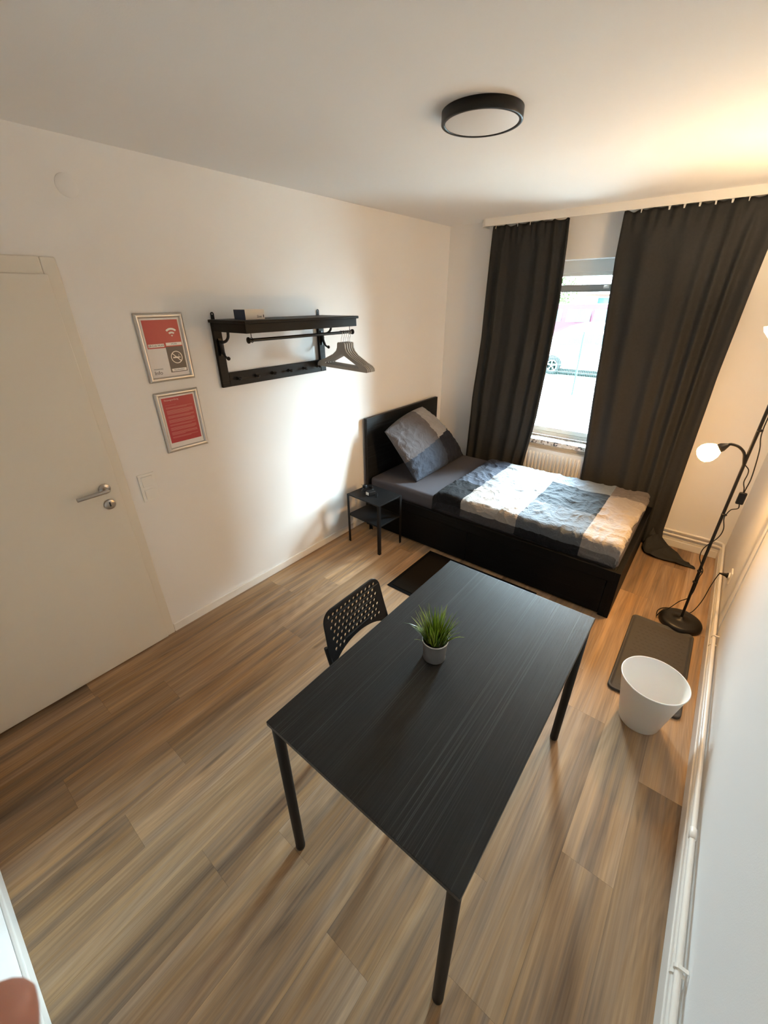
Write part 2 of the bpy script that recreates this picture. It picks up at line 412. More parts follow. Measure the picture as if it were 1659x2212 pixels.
b = MB(); b.box((-0.3, YS-0.3, H), (XR+0.3, WD, H+0.2)); struct(b.build('ceiling', CEIL))
b = MB(); b.box((-0.3, YS-0.3, -0.2), (0, 0, H)); struct(b.build('wall_left', WALL))
b = MB()
b.box((-0.3, 0, -0.2), (WX0, WD, H)); b.box((WX1, 0, -0.2), (XR+0.3, WD, H)); b.box((WX0, 0, -0.2), (WX1, WD, WZ0-0.04)); b.box((WX0, 0, WZ1), (WX1, WD, H))
struct(b.build('wall_back', WALL))
b = MB()                                            # right wall, with a thin vertical joint in the plaster
b.box((XR-0.005, -1.168, -0.2), (XR+0.3, 0, H)); b.box((XR, YS-0.3, -0.2), (XR+0.3, -1.168, H))
struct(b.build('wall_right', WALL))
b = MB(); b.box((0, YS-0.3, -0.2), (XR, YS, H)); struct(b.build('wall_front', WALL))
# baseboards
SKH = 0.058
b = MB(); b.box((0, -3.088, 0), (0.013, 0, SKH)); struct(b.build('baseboard_left', TRIM, bevel=0.004))
b = MB(); b.box((0.013, -0.013, 0), (2.618, 0, 0.078)); b.box((0.013, -0.020, 0), (2.618, -0.013, 0.06)); struct(b.build('baseboard_back', TRIM, bevel=0.004))
b = MB(); b.box((2.618, YS+0.013, 0), (XR, 0, 0.082)); struct(b.build('baseboard_right', TRIM, bevel=0.004))
b = MB(); b.box((0, YS, 0), (2.618, YS+0.013, 0.075)); struct(b.build('baseboard_front', TRIM, bevel=0.004))

# ---- door in the left wall
DY1 = -3.137; DY0 = DY1-0.86; DT = 1.944
d = thing('door_1', 'white flush room door with lever handle in the left wall', 'door', (0, DY1-0.43, 0)); del d['label']; del d['category']; struct(d)
b = MB()
b.box((0.0, DY1-0.008, 0), (0.014, -3.0903, 2.005)); b.box((0.0, DY0-0.055, 0), (0.014, DY0+0.008, 2.005)); b.box((0.0, DY0+0.008, DT-0.008), (0.014, DY1-0.008, 2.005))
b.build('door_frame', DOORW, d, bevel=0.005, seg=3)
b = MB(); b.box((0.001, DY0, 0.006), (0.026, DY1, DT)); leaf = b.build('door_leaf', DOORW, d, bevel=0.004, seg=3)
b = MB()
b.lathe([(0.0258, 0), (0.0258, 0.007), (0.024, 0.009), (0.012, 0.009), (0.0095, 0.012), (0.0095, 0.046)], (0.026, -3.201, 1.027), 32, axis=(1,0,0))
b.tube(catmull([(0.066, -3.196, 1.027), (0.070, -3.205, 1.027), (0.072, -3.25, 1.0265), (0.072, -3.333, 1.026)], 5), 0.0095, 14)
b.build('door_handle', STEEL, d)
b = MB(); b.lathe([(0.026, 0), (0.026, 0.007), (0.024, 0.009), (0.001, 0.009)], (0.026, -3.201, 0.944), 32, axis=(1,0,0)); ks = b.build('keyhole_cover', STEEL, d)
b = MB(); b.box((0.0345, -3.2045, 0.933), (0.0356, -3.1975, 0.957)); b.build('keyhole', INK, ks, bevel=0.0003)

# ---- window (structure)
w = thing('window_1', 'x', 'x', ((WX0+WX1)/2, 0.15, WZ0)); del w['label']; del w['category']; struct(w)
fy0, fy1 = 0.12, 0.19
b = MB()
b.box((WX0, fy0, WZ0), (WX0+0.06, fy1, WZ1)); b.box((WX1-0.06, fy0, WZ0), (WX1, fy1, WZ1))
b.box((WX0+0.06, fy0, 2.03), (WX1-0.06, fy1, WZ1)); b.box((WX0+0.06, fy0, WZ0), (WX1-0.06, fy1, 0.735))
b.build('window_frame', WINF, w, bevel=0.004)
b = MB()                                            # transom bar, its backlit shade painted in as grey
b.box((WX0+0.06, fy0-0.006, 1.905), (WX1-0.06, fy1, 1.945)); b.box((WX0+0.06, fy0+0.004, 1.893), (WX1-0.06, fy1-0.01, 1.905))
b.build('transom', WINSHADE, w, bevel=0.003)
b = MB()                                            # main sash
sx0, sx1 = WX0+0.062, WX1-0.062
b.box((sx0, fy0+0.005, 0.737), (sx0+0.05, fy1-0.01, 1.893)); b.box((sx1-0.05, fy0+0.005, 0.737), (sx1, fy1-0.01, 1.893)); b.box((sx0+0.05, fy0+0.005, 0.737), (sx1-0.05, fy1-0.01, 0.777))
b.build('sash', WINF, w, bevel=0.004)
b = MB(); b.box((sx0, fy0+0.005, 1.945), (sx0+0.04, fy1-0.01, 2.03)); b.box((sx1-0.04, fy0+0.005, 1.945), (sx1, fy1-0.01, 2.03)); b.box((sx0+0.04, fy0+0.005, 2.004), (sx1-0.04, fy1-0.01, 2.03))
b.build('top_sash', WINF, w, bevel=0.003)
b = MB(); b.box((sx0+0.05, 0.150, 0.777), (sx1-0.05, 0.154, 1.893)); b.build('glass_pane', GLASS, w)
b = MB(); b.box((sx0+0.04, 0.150, 1.945), (sx1-0.04, 0.154, 2.004)); b.build('glass_pane', GLASS, w)
b = MB(); b.box((1.335, 0.105, 1.915), (1.375, 0.114, 1.940)); b.tube([(1.36, 0.108, 1.93), (1.36, 0.09, 1.93), (1.34, 0.085, 1.925)], 0.004, 8); b.build('window_catch', WHITEP, w)
b = MB(); b.box((WX0, -0.05, WZ0-0.04), (WX1, 0.125, WZ0)); b.build('window_sill', TERR, w, bevel=0.003)
b = MB(); b.box((WX0-0.02, WD-0.01, WZ0-0.06), (WX1+0.02, WD+0.06, WZ0-0.03)); b.build('outer_sill', WINF, w)
# ---- ceiling cove / curtain rail
r = thing('curtain_rail', 'white curtain rail fascia under the ceiling above both dark curtains', 'curtain rail', (1.5, -0.12, H))
b = MB()
outer = [(XR-0.001, -0.150), (0.42, -0.150)] + [(0.42-0.05*sin(a*pi/2/8), -0.150+0.05*(1-cos(a*pi/2/8))) for a in range(1, 9)] + [(0.37, -0.001)]
inner = [(XR-0.001, -0.144), (0.42, -0.144)] + [(0.42-0.044*sin(a*pi/2/8), -0.150+0.006+0.044*(1-cos(a*pi/2/8))) for a in range(1, 9)] + [(0.376, -0.001)]
n = len(outer)
vs = [(x, y, z) for z in (2.366, H-0.0002) for x, y in outer] + [(x, y, z) for z in (2.366, H-0.0002) for x, y in inner]
fs = []
for k in range(n-1):
    fs += [(k, n+k, n+k+1, k+1), (2*n+k, 2*n+k+1, 3*n+k+1, 3*n+k), (k, k+1, 2*n+k+1, 2*n+k), (n+k, 3*n+k, 3*n+k+1, n+k+1)]
fs += [(0, 2*n, 3*n, n), (n-1, 2*n-1, 4*n-1, 3*n-1)]
b.add(vs, fs); b.build('fascia', TRIM, r)
b = MB(); b.box((0.40, -0.128, 2.385), (XR-0.002, -0.088, H-0.0005)); tr = b.build('track', WHITEP, r, bevel=0.002)

# ================================================================== FURNITURE
# ---- bed
BX1 = 2.110; BY0 = -1.290; BY1 = -0.145; BH = 0.350
bed = thing('bed_frame', 'black wooden single bed frame with tall headboard and storage drawers', 'bed', (BX1/2, (BY0+BY1)/2, 0))
b = MB(); b.box((0.022, BY0+0.04, 0), (0.050, BY1, 0.972)); b.build('headboard', HEADBK, bed, bevel=0.002)
b = MB(); b.box((BX1-0.03, BY0, 0), (BX1, BY1, BH)); b.box((BX1-0.045, BY0+0.03, BH-0.03), (BX1-0.03, BY1-0.03, BH)); b.build('footboard', BEDBK, bed, bevel=0.002)
b = MB(); b.box((0.050, BY1-0.03, 0), (BX1-0.03, BY1, BH)); b.build('side_panel', BEDBK, bed, bevel=0.002)
b = MB(); b.box((0.050, BY0, BH-0.075), (BX1-0.03, BY0+0.03, BH)); b.box((0.050, BY0, 0), (0.085, BY0+0.03, BH-0.075)); b.box((BX1-0.062, BY0, 0), (BX1-0.03, BY0+0.03, BH-0.075)); b.build('side_rail', BEDBK, bed, bevel=0.002)
for x0, x1 in ((0.088, 1.064), (1.070, BX1-0.066)):
    b = MB(); b.box((x0, BY0+0.006, 0.012), (x1, BY0+0.026, BH-0.080)); b.box((x0+0.02, BY0+0.026, 0.03), (x1-0.02, BY0+0.65, 0.05)); b.build('drawer', BEDBK, bed, bevel=0.002)
for k in range(7):
    b = MB(); b.box((0.12+k*0.28, BY0+0.035, BH-0.085), (0.19+k*0.28, BY1-0.035, BH-0.070)); b.build('slat', HANG, bed)

# mattress under its grey sheet
def superbox(x0, x1, y0, y1, z0, z1, r, n=10):
    bm = bmesh.new(); bmesh.ops.create_cube(bm, size=1)
    for v in bm.verts: v.co = Vector((lerp(x0, x1, v.co.x+0.5), lerp(y0, y1, v.co.y+0.5), lerp(z0, z1, v.co.z+0.5)))
    bmesh.ops.bevel(bm, geom=bm.edges[:], offset=r, segments=5, affect='EDGES', profile=0.6)
    return bm
def bm_obj(bm, name, m, parent=None, base=None, smooth=True):
    off = world_loc(parent) if parent else Vector(base or (0,0,0))
    for v in bm.verts: v.co -= off
    me = bpy.data.meshes.new(name); bm.to_mesh(me); bm.free()
    for mm in (m if isinstance(m, list) else [m]): me.materials.append(mm)
    for p in me.polygons: p.use_smooth = smooth
    o = bpy.data.objects.new(name, me); COL.objects.link(o)
    if parent: o.parent = parent
    else: o.location = off
    return o
MX0, MX1, MY0, MY1, MZ1 = 0.058, 2.076, -1.232, -0.190, 0.450
o = bm_obj(superbox(MX0, MX1, MY0, MY1, BH-0.068, MZ1, 0.035), 'mattress', SHEET, base=((MX0+MX1)/2, (MY0+MY1)/2, BH-0.068))
tag(o, 'mattress in a plain dark grey sheet lying in the black bed', 'mattress')

# duvet: grid cloth over the mattress, folded over its near side and foot
def build_duvet():
    nx, ny = 150, 150
    xs0, flat_x, endx = 0.715, 2.052, 0.004         # head edge, foot edge, overhang at foot
    yfar, ynear, over = -0.235, -1.222, 0.115
    Rr = 0.035
    def fold(s, L0, drop):
        """arc-length s from the flat part: returns (out, down)"""
        if s <= L0: return s, 0.0
        t = s-L0; q = Rr*pi/2
        if t < q: return L0+Rr*sin(t/Rr), Rr*(1-cos(t/Rr))
        return L0+Rr+0.10*(t-q)*0.3, Rr+(t-q)
    Lx = flat_x-xs0-Rr; Ly = (yfar-ynear)-Rr
    Sx = Lx+Rr*pi/2+endx; Sy = Ly+Rr*pi/2+over
    vs = []; cc = []
    for j in range(ny+1):
        for i in range(nx+1):
            sx = Sx*i/nx; sy = Sy*j/ny
            ox, dx = fold(sx, Lx, endx); oy, dy = fold(sy, Ly, over)
            x = xs0+ox; y = yfar-oy
            P = Vector((sx, sy, 0))
            wr = (1-abs(noise.noise(P*5.5+Vector((3, 1, 0))))*2.2)
            wr2 = (1-abs(noise.noise(Vector((sx*13+2, sy*9, 0.4))+Vector((noise.noise(P*4)*1.2,)*3)))*2.4)
            wr3 = noise.noise(P*3.0+Vector((9, 2, 0)))
            h = 0.010*max(0, wr)**2 + 0.0085*max(0, wr2)**2 + 0.008*wr3
            # plump rounded edges (head edge, far edge)
            eh = sstep(0, 0.05, sx); ef = sstep(0, 0.06, sy)
            top = MZ1+0.012+0.036*(eh*ef)+h*(0.4+0.6*eh*ef)
            ed = max(dx, dy) if max(dx, dy) > 0 else 0
            z = top-(dx*0.92+dy)*1.0
            if dy > 0:
                y -= 0.018+0.010*noise.noise(Vector((sx*7, 1.7, sy*3)))+h*0.8
                z += 0.016*noise.noise(Vector((sx*2.6, 5.1, 0)))*(dy/0.14)
            if dx > 0: x += 0.016+0.012*noise.noise(Vector((sy*6, 8.7, sx*3)))+h
            x += 0.012*noise.noise(Vector((sy*3.1, 2.2, 0)))*(1-eh*0.6)
            if sy < 0.06: y += 0.012*noise.noise(Vector((sx*3.3, 7.2, 0)))
            vs.append((x, y, z)); cc.append((sx, sy))
    b = MB(); fs = [(j*(nx+1)+i, j*(nx+1)+i+1, (j+1)*(nx+1)+i+1, (j+1)*(nx+1)+i) for j in range(ny) for i in range(nx)]
    b.add(vs, [f[::-1] for f in fs], 0, True)
    o = b.build('duvet', cloth_attr('patchwork_duvet', 'patch', bump=0.42, scale=9), base=(1.4, -0.73, MZ1))
    cA = [0.965-xs0, 1.408-xs0, 1.842-xs0]; cR = [-0.49, -0.905]
    rows = [[(0.024, 0.029, 0.048), (0.30, 0.315, 0.33), (0.150, 0.180, 0.22), (0.110, 0.10, 0.104)],
            [(0.062, 0.072, 0.098), (0.205, 0.21, 0.22), (0.015, 0.022, 0.032), (0.225, 0.205, 0.20)],
            [(0.0045, 0.005, 0.007), (0.285, 0.265, 0.25), (0.078, 0.092, 0.112), (0.25, 0.232, 0.225)],
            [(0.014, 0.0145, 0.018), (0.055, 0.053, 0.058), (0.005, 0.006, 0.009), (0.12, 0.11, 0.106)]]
    def col(fi):
        j, i = divmod(fi, nx); sx = Sx*(i+0.5)/nx; sy = Sy*(j+0.5)/ny
        c = sum(sx > a for a in cA); y = yfar-sy
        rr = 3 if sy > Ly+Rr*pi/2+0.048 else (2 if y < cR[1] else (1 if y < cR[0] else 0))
        return rows[rr][c]
    color_attr(o, 'patch', col)
    md = o.modifiers.new('solid', 'SOLIDIFY'); md.thickness = 0.012; md.offset = -1
    tag(o, 'crumpled patchwork duvet in navy, slate and pale grey squares on the bed', 'duvet')
build_duvet()

def build_pillow():
    n = 56
    TL, TR, BR, BL = Vector((0.190, -1.190, 0.875)), Vector((0.150, -0.575, 0.965)), Vector((0.455, -0.265, 0.470)), Vector((0.450, -1.085, 0.452))
    nrm = ((TR-TL).cross(BL-TL)).normalized()
    if nrm.x < 0: nrm = -nrm
    vs = []; fs = []; info = []
    for side in (1, -1):
        o0 = len(vs)
        for j in range(n+1):
            for i in range(n+1):
                u = i/n; v = j/n
                p = (TL*(1-u)+TR*u)*(1-v)+(BL*(1-u)+BR*u)*v
                e = (4*u*(1-u))**0.55*(4*v*(1-v))**0.55
                cu, cv = u-0.5, v-0.5                # right and top edges bulge, the others stay straight
                pin = (0.085 if cu > 0 else 0.015)*(1-abs(2*cv)**2.2)*(abs(2*cu)**2.5)*(1 if cu > 0 else 1)
                pin2 = (0.0 if cv > 0 else -0.05)*(1-abs(2*cu)**2)*(abs(2*cv)**2.5)
                p = p+(TR-TL)*pin+(BL-TL)*pin2
                q = Vector((u*4, v*4, side*3.1))
                wr = (1-abs(noise.noise(q*1.9+Vector((noise.noise(q*1.1)*1.5,)*3)))*2.3)
                edge = 1-e
                h = 0.105*e + 0.010*max(0, wr)**2*(0.35+edge*1.2)*min(1, e*3) + 0.006*noise.noise(q*4)*min(1, e*3)
                if side < 0: h = 0.055*e
                vs.append(p+nrm*side*h)
        for j in range(n):
            for i in range(n):
                f = (o0+j*(n+1)+i, o0+(j+1)*(n+1)+i, o0+(j+1)*(n+1)+i+1, o0+j*(n+1)+i+1)
                fs.append(f if side > 0 else f[::-1]); info.append(((i+0.5)/n, (j+0.5)/n, side))
    b = MB(); b.add(vs, fs, 0, True)
    o = b.build('pillow', cloth_attr('patchwork_pillow', 'patch', bump=0.38, scale=7), base=(0.4, -0.7, 0.45))
    def col(fi):
        u, v, s = info[fi]
        right = u > lerp(0.70, 0.60, v); low = v > lerp(0.62, 0.48, u)
        return ((0.29, 0.285, 0.295), (0.105, 0.098, 0.106), (0.014, 0.017, 0.028), (0.040, 0.050, 0.073))[2*low+(0 if right else 1)]
    color_attr(o, 'patch', col)
    bm = bmesh.new(); bm.from_mesh(o.data); bmesh.ops.remove_doubles(bm, verts=bm.verts, dist=0.0008); bm.to_mesh(o.data); bm.free()
    tag(o, 'big square patchwork pillow leaning against the black headboard', 'pillow')
build_pillow()

# ---- bedside table
NX, NY, NW, ND, NH, NT = 0.1243, -1.6063, 0.357, 0.273, 0.445, -0.064
def ntf(u, v, z): return (NX+cos(NT)*u-sin(NT)*v, NY+sin(NT)*u+cos(NT)*v, z)
ns = thing('bedside_table', 'small black metal bedside table with lower shelf next to the headboard', 'bedside table', ntf(NW/2, ND/2, 0))
b = MB(); b.box((0.003, 0.003, NH-0.012), (NW-0.003, ND-0.003, NH), 0, ntf); b.build('tabletop', BLACKM, ns, bevel=0.0015)
b = MB(); b.box((0.004, 0.004, 0.250), (NW-0.004, ND-0.004, 0.262), 0, ntf); b.build('shelf', BLACKM, ns, bevel=0.0015)
for (u, v, su, sv) in ((0, 0, 1, 1), (NW, 0, -1, 1), (NW, ND, -1, -1), (0, ND, 1, -1)):
    b = MB(); t = 0.003; wd = 0.022
    b.box((u, v, 0), (u+su*wd, v+sv*t, NH-0.001), 0, ntf); b.box((u, v+sv*t, 0), (u+su*t, v+sv*wd, NH-0.001), 0, ntf)
    b.build('leg', BLACKM, ns)
# power adapter on it
pa = thing('power_adapter', 'black power adapter with white sticker and coiled cable on the bedside table', 'power adapter', ntf(0.14, 0.15, NH))
def pbox(mb, u0, v0, u1, v1, z0, z1, ang=0.5):
    c = ((u0+u1)/2, (v0+v1)/2)
    def tf(x, y, z):
        dx, dy = x-c[0], y-c[1]; return ntf(c[0]+cos(ang)*dx-sin(ang)*dy, c[1]+sin(ang)*dx+cos(ang)*dy, z)
    mb.box((u0, v0, z0), (u1, v1, z1), 0, tf)
b = MB(); pbox(b, 0.135, 0.085, 0.185, 0.145, NH+0.001, NH+0.034, -0.25); b.build('body', PLASBK, pa, bevel=0.004, seg=3)
b = MB(); pbox(b, 0.137, 0.0838, 0.170, 0.0846, NH+0.006, NH+0.031, -0.02)
o = b.build('sticker', WHITEB, pa)
o.location += Vector((0.001, -0.0035, 0)); o['label'] = 'white sticker'
cpts = []
for k in range(46):
    a = k*0.45; cpts.append(ntf(0.085+0.040*cos(a)*(1+0.1*sin(k)), 0.155+0.052*sin(a), NH+0.006+0.016*(k/46)+0.004*sin(k*1.3)))
cpts += [ntf(0.16, 0.165, NH+0.02), ntf(0.21, 0.14, NH+0.012), ntf(0.235, 0.11, NH+0.004)]
b = MB(); b.tube(catmull(cpts, 3), 0.0028, 8); b.build('cable', PLASBK, pa)
b = MB(); pbox(b, 0.045, 0.135, 0.075, 0.165, NH+0.020, NH+0.045, 0.3); pl_ = b.build('plug', PLASBK, pa, bevel=0.004)
b = MB(); b.cyl(ntf(0.05, 0.145, NH+0.040), ntf(0.036, 0.135, NH+0.048), 0.0022, 8); b.cyl(ntf(0.058, 0.140, NH+0.032), ntf(0.044, 0.130, NH+0.038), 0.0022, 8); b.build('plug_pin', WIRE, pl_)

# ---- big table
TX, TY, TL_, TW_, TH = 1.8051, -2.8431, 1.0737, 0.651, 0.7348
tb = thing('dining_table', 'large black wood-grain table with round metal legs in the middle', 'table', (TX, TY, 0))
b = MB(); b.box((TX-TW_/2, TY-TL_/2, TH-0.017), (TX+TW_/2, TY+TL_/2, TH)); b.build('tabletop', TABLE, tb, bevel=0.0022, seg=3)
for s in (-1, 1):
    b = MB(); b.box((TX+s*(TW_/2-0.035)-0.008, TY-TL_/2+0.06, TH-0.045), (TX+s*(TW_/2-0.035)+0.008, TY+TL_/2-0.06, TH-0.0175)); b.build('support_rail', BLACKM, tb)
    b = MB(); b.box((TX-TW_/2+0.06, TY+s*(TL_/2-0.035)-0.008, TH-0.045), (TX+TW_/2-0.06, TY+s*(TL_/2-0.035)+0.008, TH-0.0175)); b.build('support_rail', BLACKM, tb)
for sx in (-1, 1):
    for sy in (-1, 1):
        c = (TX+sx*(TW_/2-0.021), TY+sy*(TL_/2-0.021))
        b = MB(); b.lathe([(0.0172, 0.006), (0.0172, TH-0.0175)], (c[0], c[1], 0), 24); lg = b.build('leg', BLACKM, tb)
        b = MB(); b.lathe([(0.012, 0), (0.0165, 0.003), (0.0176, 0.012), (0.0176, 0.018)], (c[0], c[1], 0), 24); b.build('foot_cap', PLASBK, lg)

# ---- chair pushed in at the table
CX, CY = 1.325, -2.800
ch = thing('chair', 'black chair with perforated backrest pushed under the left table edge', 'chair', (CX+0.2, CY, 0))
def chair_back():
    # outline in (y, z) local: a = along y from centre, h = height
    Wt, Wb, ht, hb = 0.172, 0.184, 0.748, 0.500
    rc = 0.050
    out = []
    out += [(Wt-rc+rc*sin(t), ht-rc+rc*cos(t)) for t in [i*pi/2/8*0.95 for i in range(9)]]
    out += [(Wb, hb+0.035), (Wb-0.004, hb), (Wb-0.020, hb+0.002)]
    n = 20
    for i in range(1, n):                            # concave lower edge
        a = lerp(Wb-0.020, -(Wb-0.020), i/n); out.append((a, hb+0.002+0.062*(1-(a/(Wb-0.020))**2)**0.62))
    out += [(-(Wb-0.020), hb+0.002), (-(Wb-0.004), hb), (-Wb, hb+0.035)]
    out += [(-(Wt-rc)-rc*cos(t), ht-rc+rc*sin(t)) for t in [pi/2*0.05+i*pi/2/8*0.95 for i in range(9)]]
    # finer top edge so that it can bend
    holes = []
    rows = 7
    for rI in range(rows):
        zc = 0.722-rI*0.0248; half = 0.138+0.012*rI/6; cnt = 12 if rI % 2 == 0 else 11
        for k in range(cnt):
            a = (k-(cnt-1)/2)*0.0252
            lim = hb+0.002+0.062*(max(0, 1-(a/(Wb-0.020))**2))**0.62
            if zc-0.02 < lim or abs(a) > half+0.012: continue
            holes.append([(a+0.0083*cos(t), zc+0.0083*sin(t)) for t in [2*pi*i/14 for i in range(14)]])
    vs, fs = curve_shape([out]+holes, 0.006, 0.0015)
    res = []
    for v in vs:
        a, h, t = v.x, v.y, v.z
        x = CX-0.052*((h-0.50)/0.25)+0.018 - 0.007*(1-(a/0.187)**2)      # leans back, slightly cupped
        res.append((x+t, CY+a, h))
    b = MB(); b.add(res, fs, 0, False); return b.build('backrest', PLASBK, ch)
chair_back()
def chair_seat():
    w2, d0, d1 = 0.195, CX+0.045, CX+0.405
    out = [(d0, -w2+0.03), (d0+0.02, -w2+0.005), (d1-0.05, -w2), (d1-0.01, -w2+0.02), (d1, -w2+0.06), (d1, w2-0.06), (d1-0.01, w2-0.02), (d1-0.05, w2), (d0+0.02, w2-0.005), (d0, w2-0.03)]
    holes = []
    for i in range(9):
        for k in range(9):
            a = (k-4)*0.028+(0.014 if i % 2 else 0); x = d0+0.075+i*0.028
            if abs(a) < 0.12: holes.append([(x+0.007*cos(t), a+0.007*sin(t)) for t in [2*pi*q/10 for q in range(10)]])
    vs, fs = curve_shape([out]+holes, 0.016, 0.004)
    b = MB(); b.add([(v.x, CY+v.y, 0.448+v.z) for v in vs], fs); return b.build('seat', PLASBK, ch)
chair_seat()
for s in (-1, 1):
    yb = CY+s*0.178
    b = MB(); b.tube(catmull([(CX-0.015, CY+s*0.180, 0.60), (CX+0.008, CY+s*0.181, 0.53), (CX+0.03, yb, 0.45), (CX+0.02, yb, 0.30), (CX-0.035, yb, 0.006)], 6), 0.0095, 12); b.build('leg', BLACKM, ch)
    b = MB(); b.tube(catmull([(CX+0.36, yb, 0.435), (CX+0.375, yb, 0.38), (CX+0.40, yb+s*0.006, 0.006)], 6), 0.0095, 12); b.build('leg', BLACKM, ch)
    b = MB(); b.tube([(CX+0.03, yb, 0.430), (CX+0.37, yb, 0.430)], 0.009, 10); b.build('seat_rail', BLACKM, ch)
for dx in (0.36, 0.06):
    b = MB(); b.tube([(CX+dx, CY-0.178, 0.425), (CX+dx, CY+0.178, 0.425)], 0.008, 10); b.build('crossbar', BLACKM, ch)

# ---- potted grass
PX, PY = 1.737, -2.858
pg = thing('potted_grass', 'small grass plant in a pale grey pot standing on the black table', 'potted plant', (PX, PY, TH))
b = MB()
b.lathe([(0.034, 0.0), (0.0385, 0.0), (0.0395, 0.002), (0.0385, 0.004), (0.0375, 0.005), (0.0435, 0.078), (0.0420, 0.078), (0.0372, 0.020), (0.001, 0.018)], (PX, PY, TH), 56); b.build('pot', POT, pg)
b = MB(); b.lathe([(0.0434, 0.0765), (0.0448, 0.078), (0.0448, 0.0805), (0.0436, 0.082), (0.0422, 0.0805), (0.0420, 0.0765)], (PX, PY, TH), 56); b.build('pot_rim', POTRIM, pg)
b = MB(); b.lathe([(0.040, 0.052), (0.020, 0.056), (0.0005, 0.058)], (PX, PY, TH), 30); b.build('soil', SOIL, pg)
def grass():
    rnd = random.Random(11); b = MB(); cols = []
    for k in range(230):
        a = rnd.random()*2*pi; rr = 0.030*sqrt(rnd.random()); lean = rnd.uniform(0.05, 0.95)*(0.45+rr/0.034*0.75); L = rnd.uniform(0.075, 0.142)
        da = a+rnd.uniform(-0.6, 0.6); wd = rnd.uniform(0.0018, 0.0036)
        base = Vector((PX+rr*cos(a), PY+rr*sin(a), TH+0.052)); d = Vector((cos(da), sin(da), 0)); sd = Vector((-sin(da+rnd.uniform(-.8,.8)), cos(da), 0)).normalized()
        n = 6; pts = []
        ang = lean*0.35; p = base.copy()
        droop = rnd.uniform(0.05, 0.35)*(3.2 if rnd.random() < 0.10 else 1)
        for i in range(n+1):
            pts.append(p.copy()); ang2 = ang+droop*(i/n)*1.3+lean*0.25*(i/n)
            p = p+(d*sin(ang2)+Vector((0, 0, 1))*cos(ang2))*(L/n)
        vs = []; fs = []
        for i, q in enumerate(pts):
            w = wd*(1-(i/n)**1.6)+0.0002
            vs += [q-sd*w, q+sd*w]
        for i in range(n): fs.append((2*i, 2*i+1, 2*i+3, 2*i+2))
        b.add(vs, fs, 0, True)
        g = rnd.choice([(0.20, 0.31, 0.025), (0.32, 0.45, 0.05), (0.12, 0.21, 0.025), (0.42, 0.55, 0.08), (0.06, 0.12, 0.02)])
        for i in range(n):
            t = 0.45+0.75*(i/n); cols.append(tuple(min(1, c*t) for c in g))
    o = b.build('grass_blades', GRASS, pg); color_attr(o, 'blade', lambda i: cols[i]); return o
grass()
# ---- wall rack
RY0, RY1 = -2.465, -1.642
rk = thing('wall_rack', 'black wooden wall rack with shelf, clothes rod and row of knobs', 'coat rack', (0.02, (RY0+RY1)/2, 1.40))
for y0 in (RY0, RY1-0.050):
    b = MB(); b.box((0.003, y0, 1.400), (0.023, y0+0.050, 1.742)); st = b.build('stile', RACK, rk, bevel=0.003)
    b = MB(); yc = y0+0.022
    vs, fs = curve_shape([[(0.010*cos(t), 0.026+0.010*sin(t)) for t in [pi*i/10 for i in range(11)]]+[(-0.010, -0.02), (0.010, -0.02)], arc((0, 0.026), 0.0045, 0, 2*pi*15/16, 15)], 0.003)
    b.add([(0.005+v.z, yc+v.x, 1.757+v.y) for v in vs], fs); b.build('hanging_loop', BLACKM, rk)
b = MB(); b.box((0.004, RY0+0.050, 1.400), (0.021, RY1-0.050, 1.477)); b.build('knob_rail', RACK, rk, bevel=0.002)
b = MB(); b.box((0.003, RY0-0.010, 1.742), (0.338, RY1+0.010, 1.757)); b.build('shelf', RACK, rk, bevel=0.003)
b = MB(); b.box((0.312, RY0, 1.698), (0.326, RY1, 1.742)); b.box((0.023, RY0, 1.698), (0.312, RY0+0.014, 1.742)); b.box((0.023, RY1-0.014, 1.698), (0.312, RY1, 1.742)); b.build('apron', RACK, rk, bevel=0.0015)
for k in range(6):
    y = -2.365+k*0.1278
    b = MB(); b.lathe([(0.0105, 0), (0.0095, 0.003), (0.005, 0.008), (0.0045, 0.018), (0.0095, 0.025), (0.0105, 0.030), (0.008, 0.036), (0.001, 0.0375)], (0.021, y, 1.440), 20, axis=(1,0,0)); b.build('knob', LAMPBK, rk)
for y in (RY0+0.026, RY1-0.026):
    b = MB(); b.box((0.023, y-0.009, 1.572), (0.030, y+0.009, 1.662))
    b.tube(catmull([(0.030, y, 1.640), (0.055, y, 1.643), (0.090, y, 1.652), (0.115, y, 1.672), (0.122, y, 1.700)], 6), 0.0075, 12)
    b.tube(catmull([(0.034, y, 1.650), (0.036, y, 1.620), (0.042, y, 1.592), (0.058, y, 1.570), (0.078, y, 1.562)], 6), [0.010]*8+[0.0085]*8+[0.006]*9, 12)
    b.ball((0.085, y, 1.5615), 0.0105); b.build('hook_bracket', LAMPBK, rk)
b = MB(); b.cyl((0.262, -2.412, 1.661), (0.262, -1.618, 1.661), 0.0085, 20)
for y, s in ((-2.412, -1), (-1.618, 1)):
    b.lathe([(0.009, -0.004), (0.016, 0.0), (0.016, 0.006), (0.010, 0.010), (0.001, 0.012)], (0.262, y, 1.661), 20, axis=(0, s, 0))
rod = b.build('clothes_rod', LAMPBK, rk)
for y in (-2.395, -1.640):
    b = MB(); b.tube([(0.262, y, 1.700), (0.262, y, 1.674)], 0.002, 8); b.tube([(0.262+0.012*sin(t), y, 1.661+0.012*cos(t)) for t in [2*pi*i/16 for i in range(17)]], 0.002, 8); b.build('rod_hanger', BLACKM, rk)

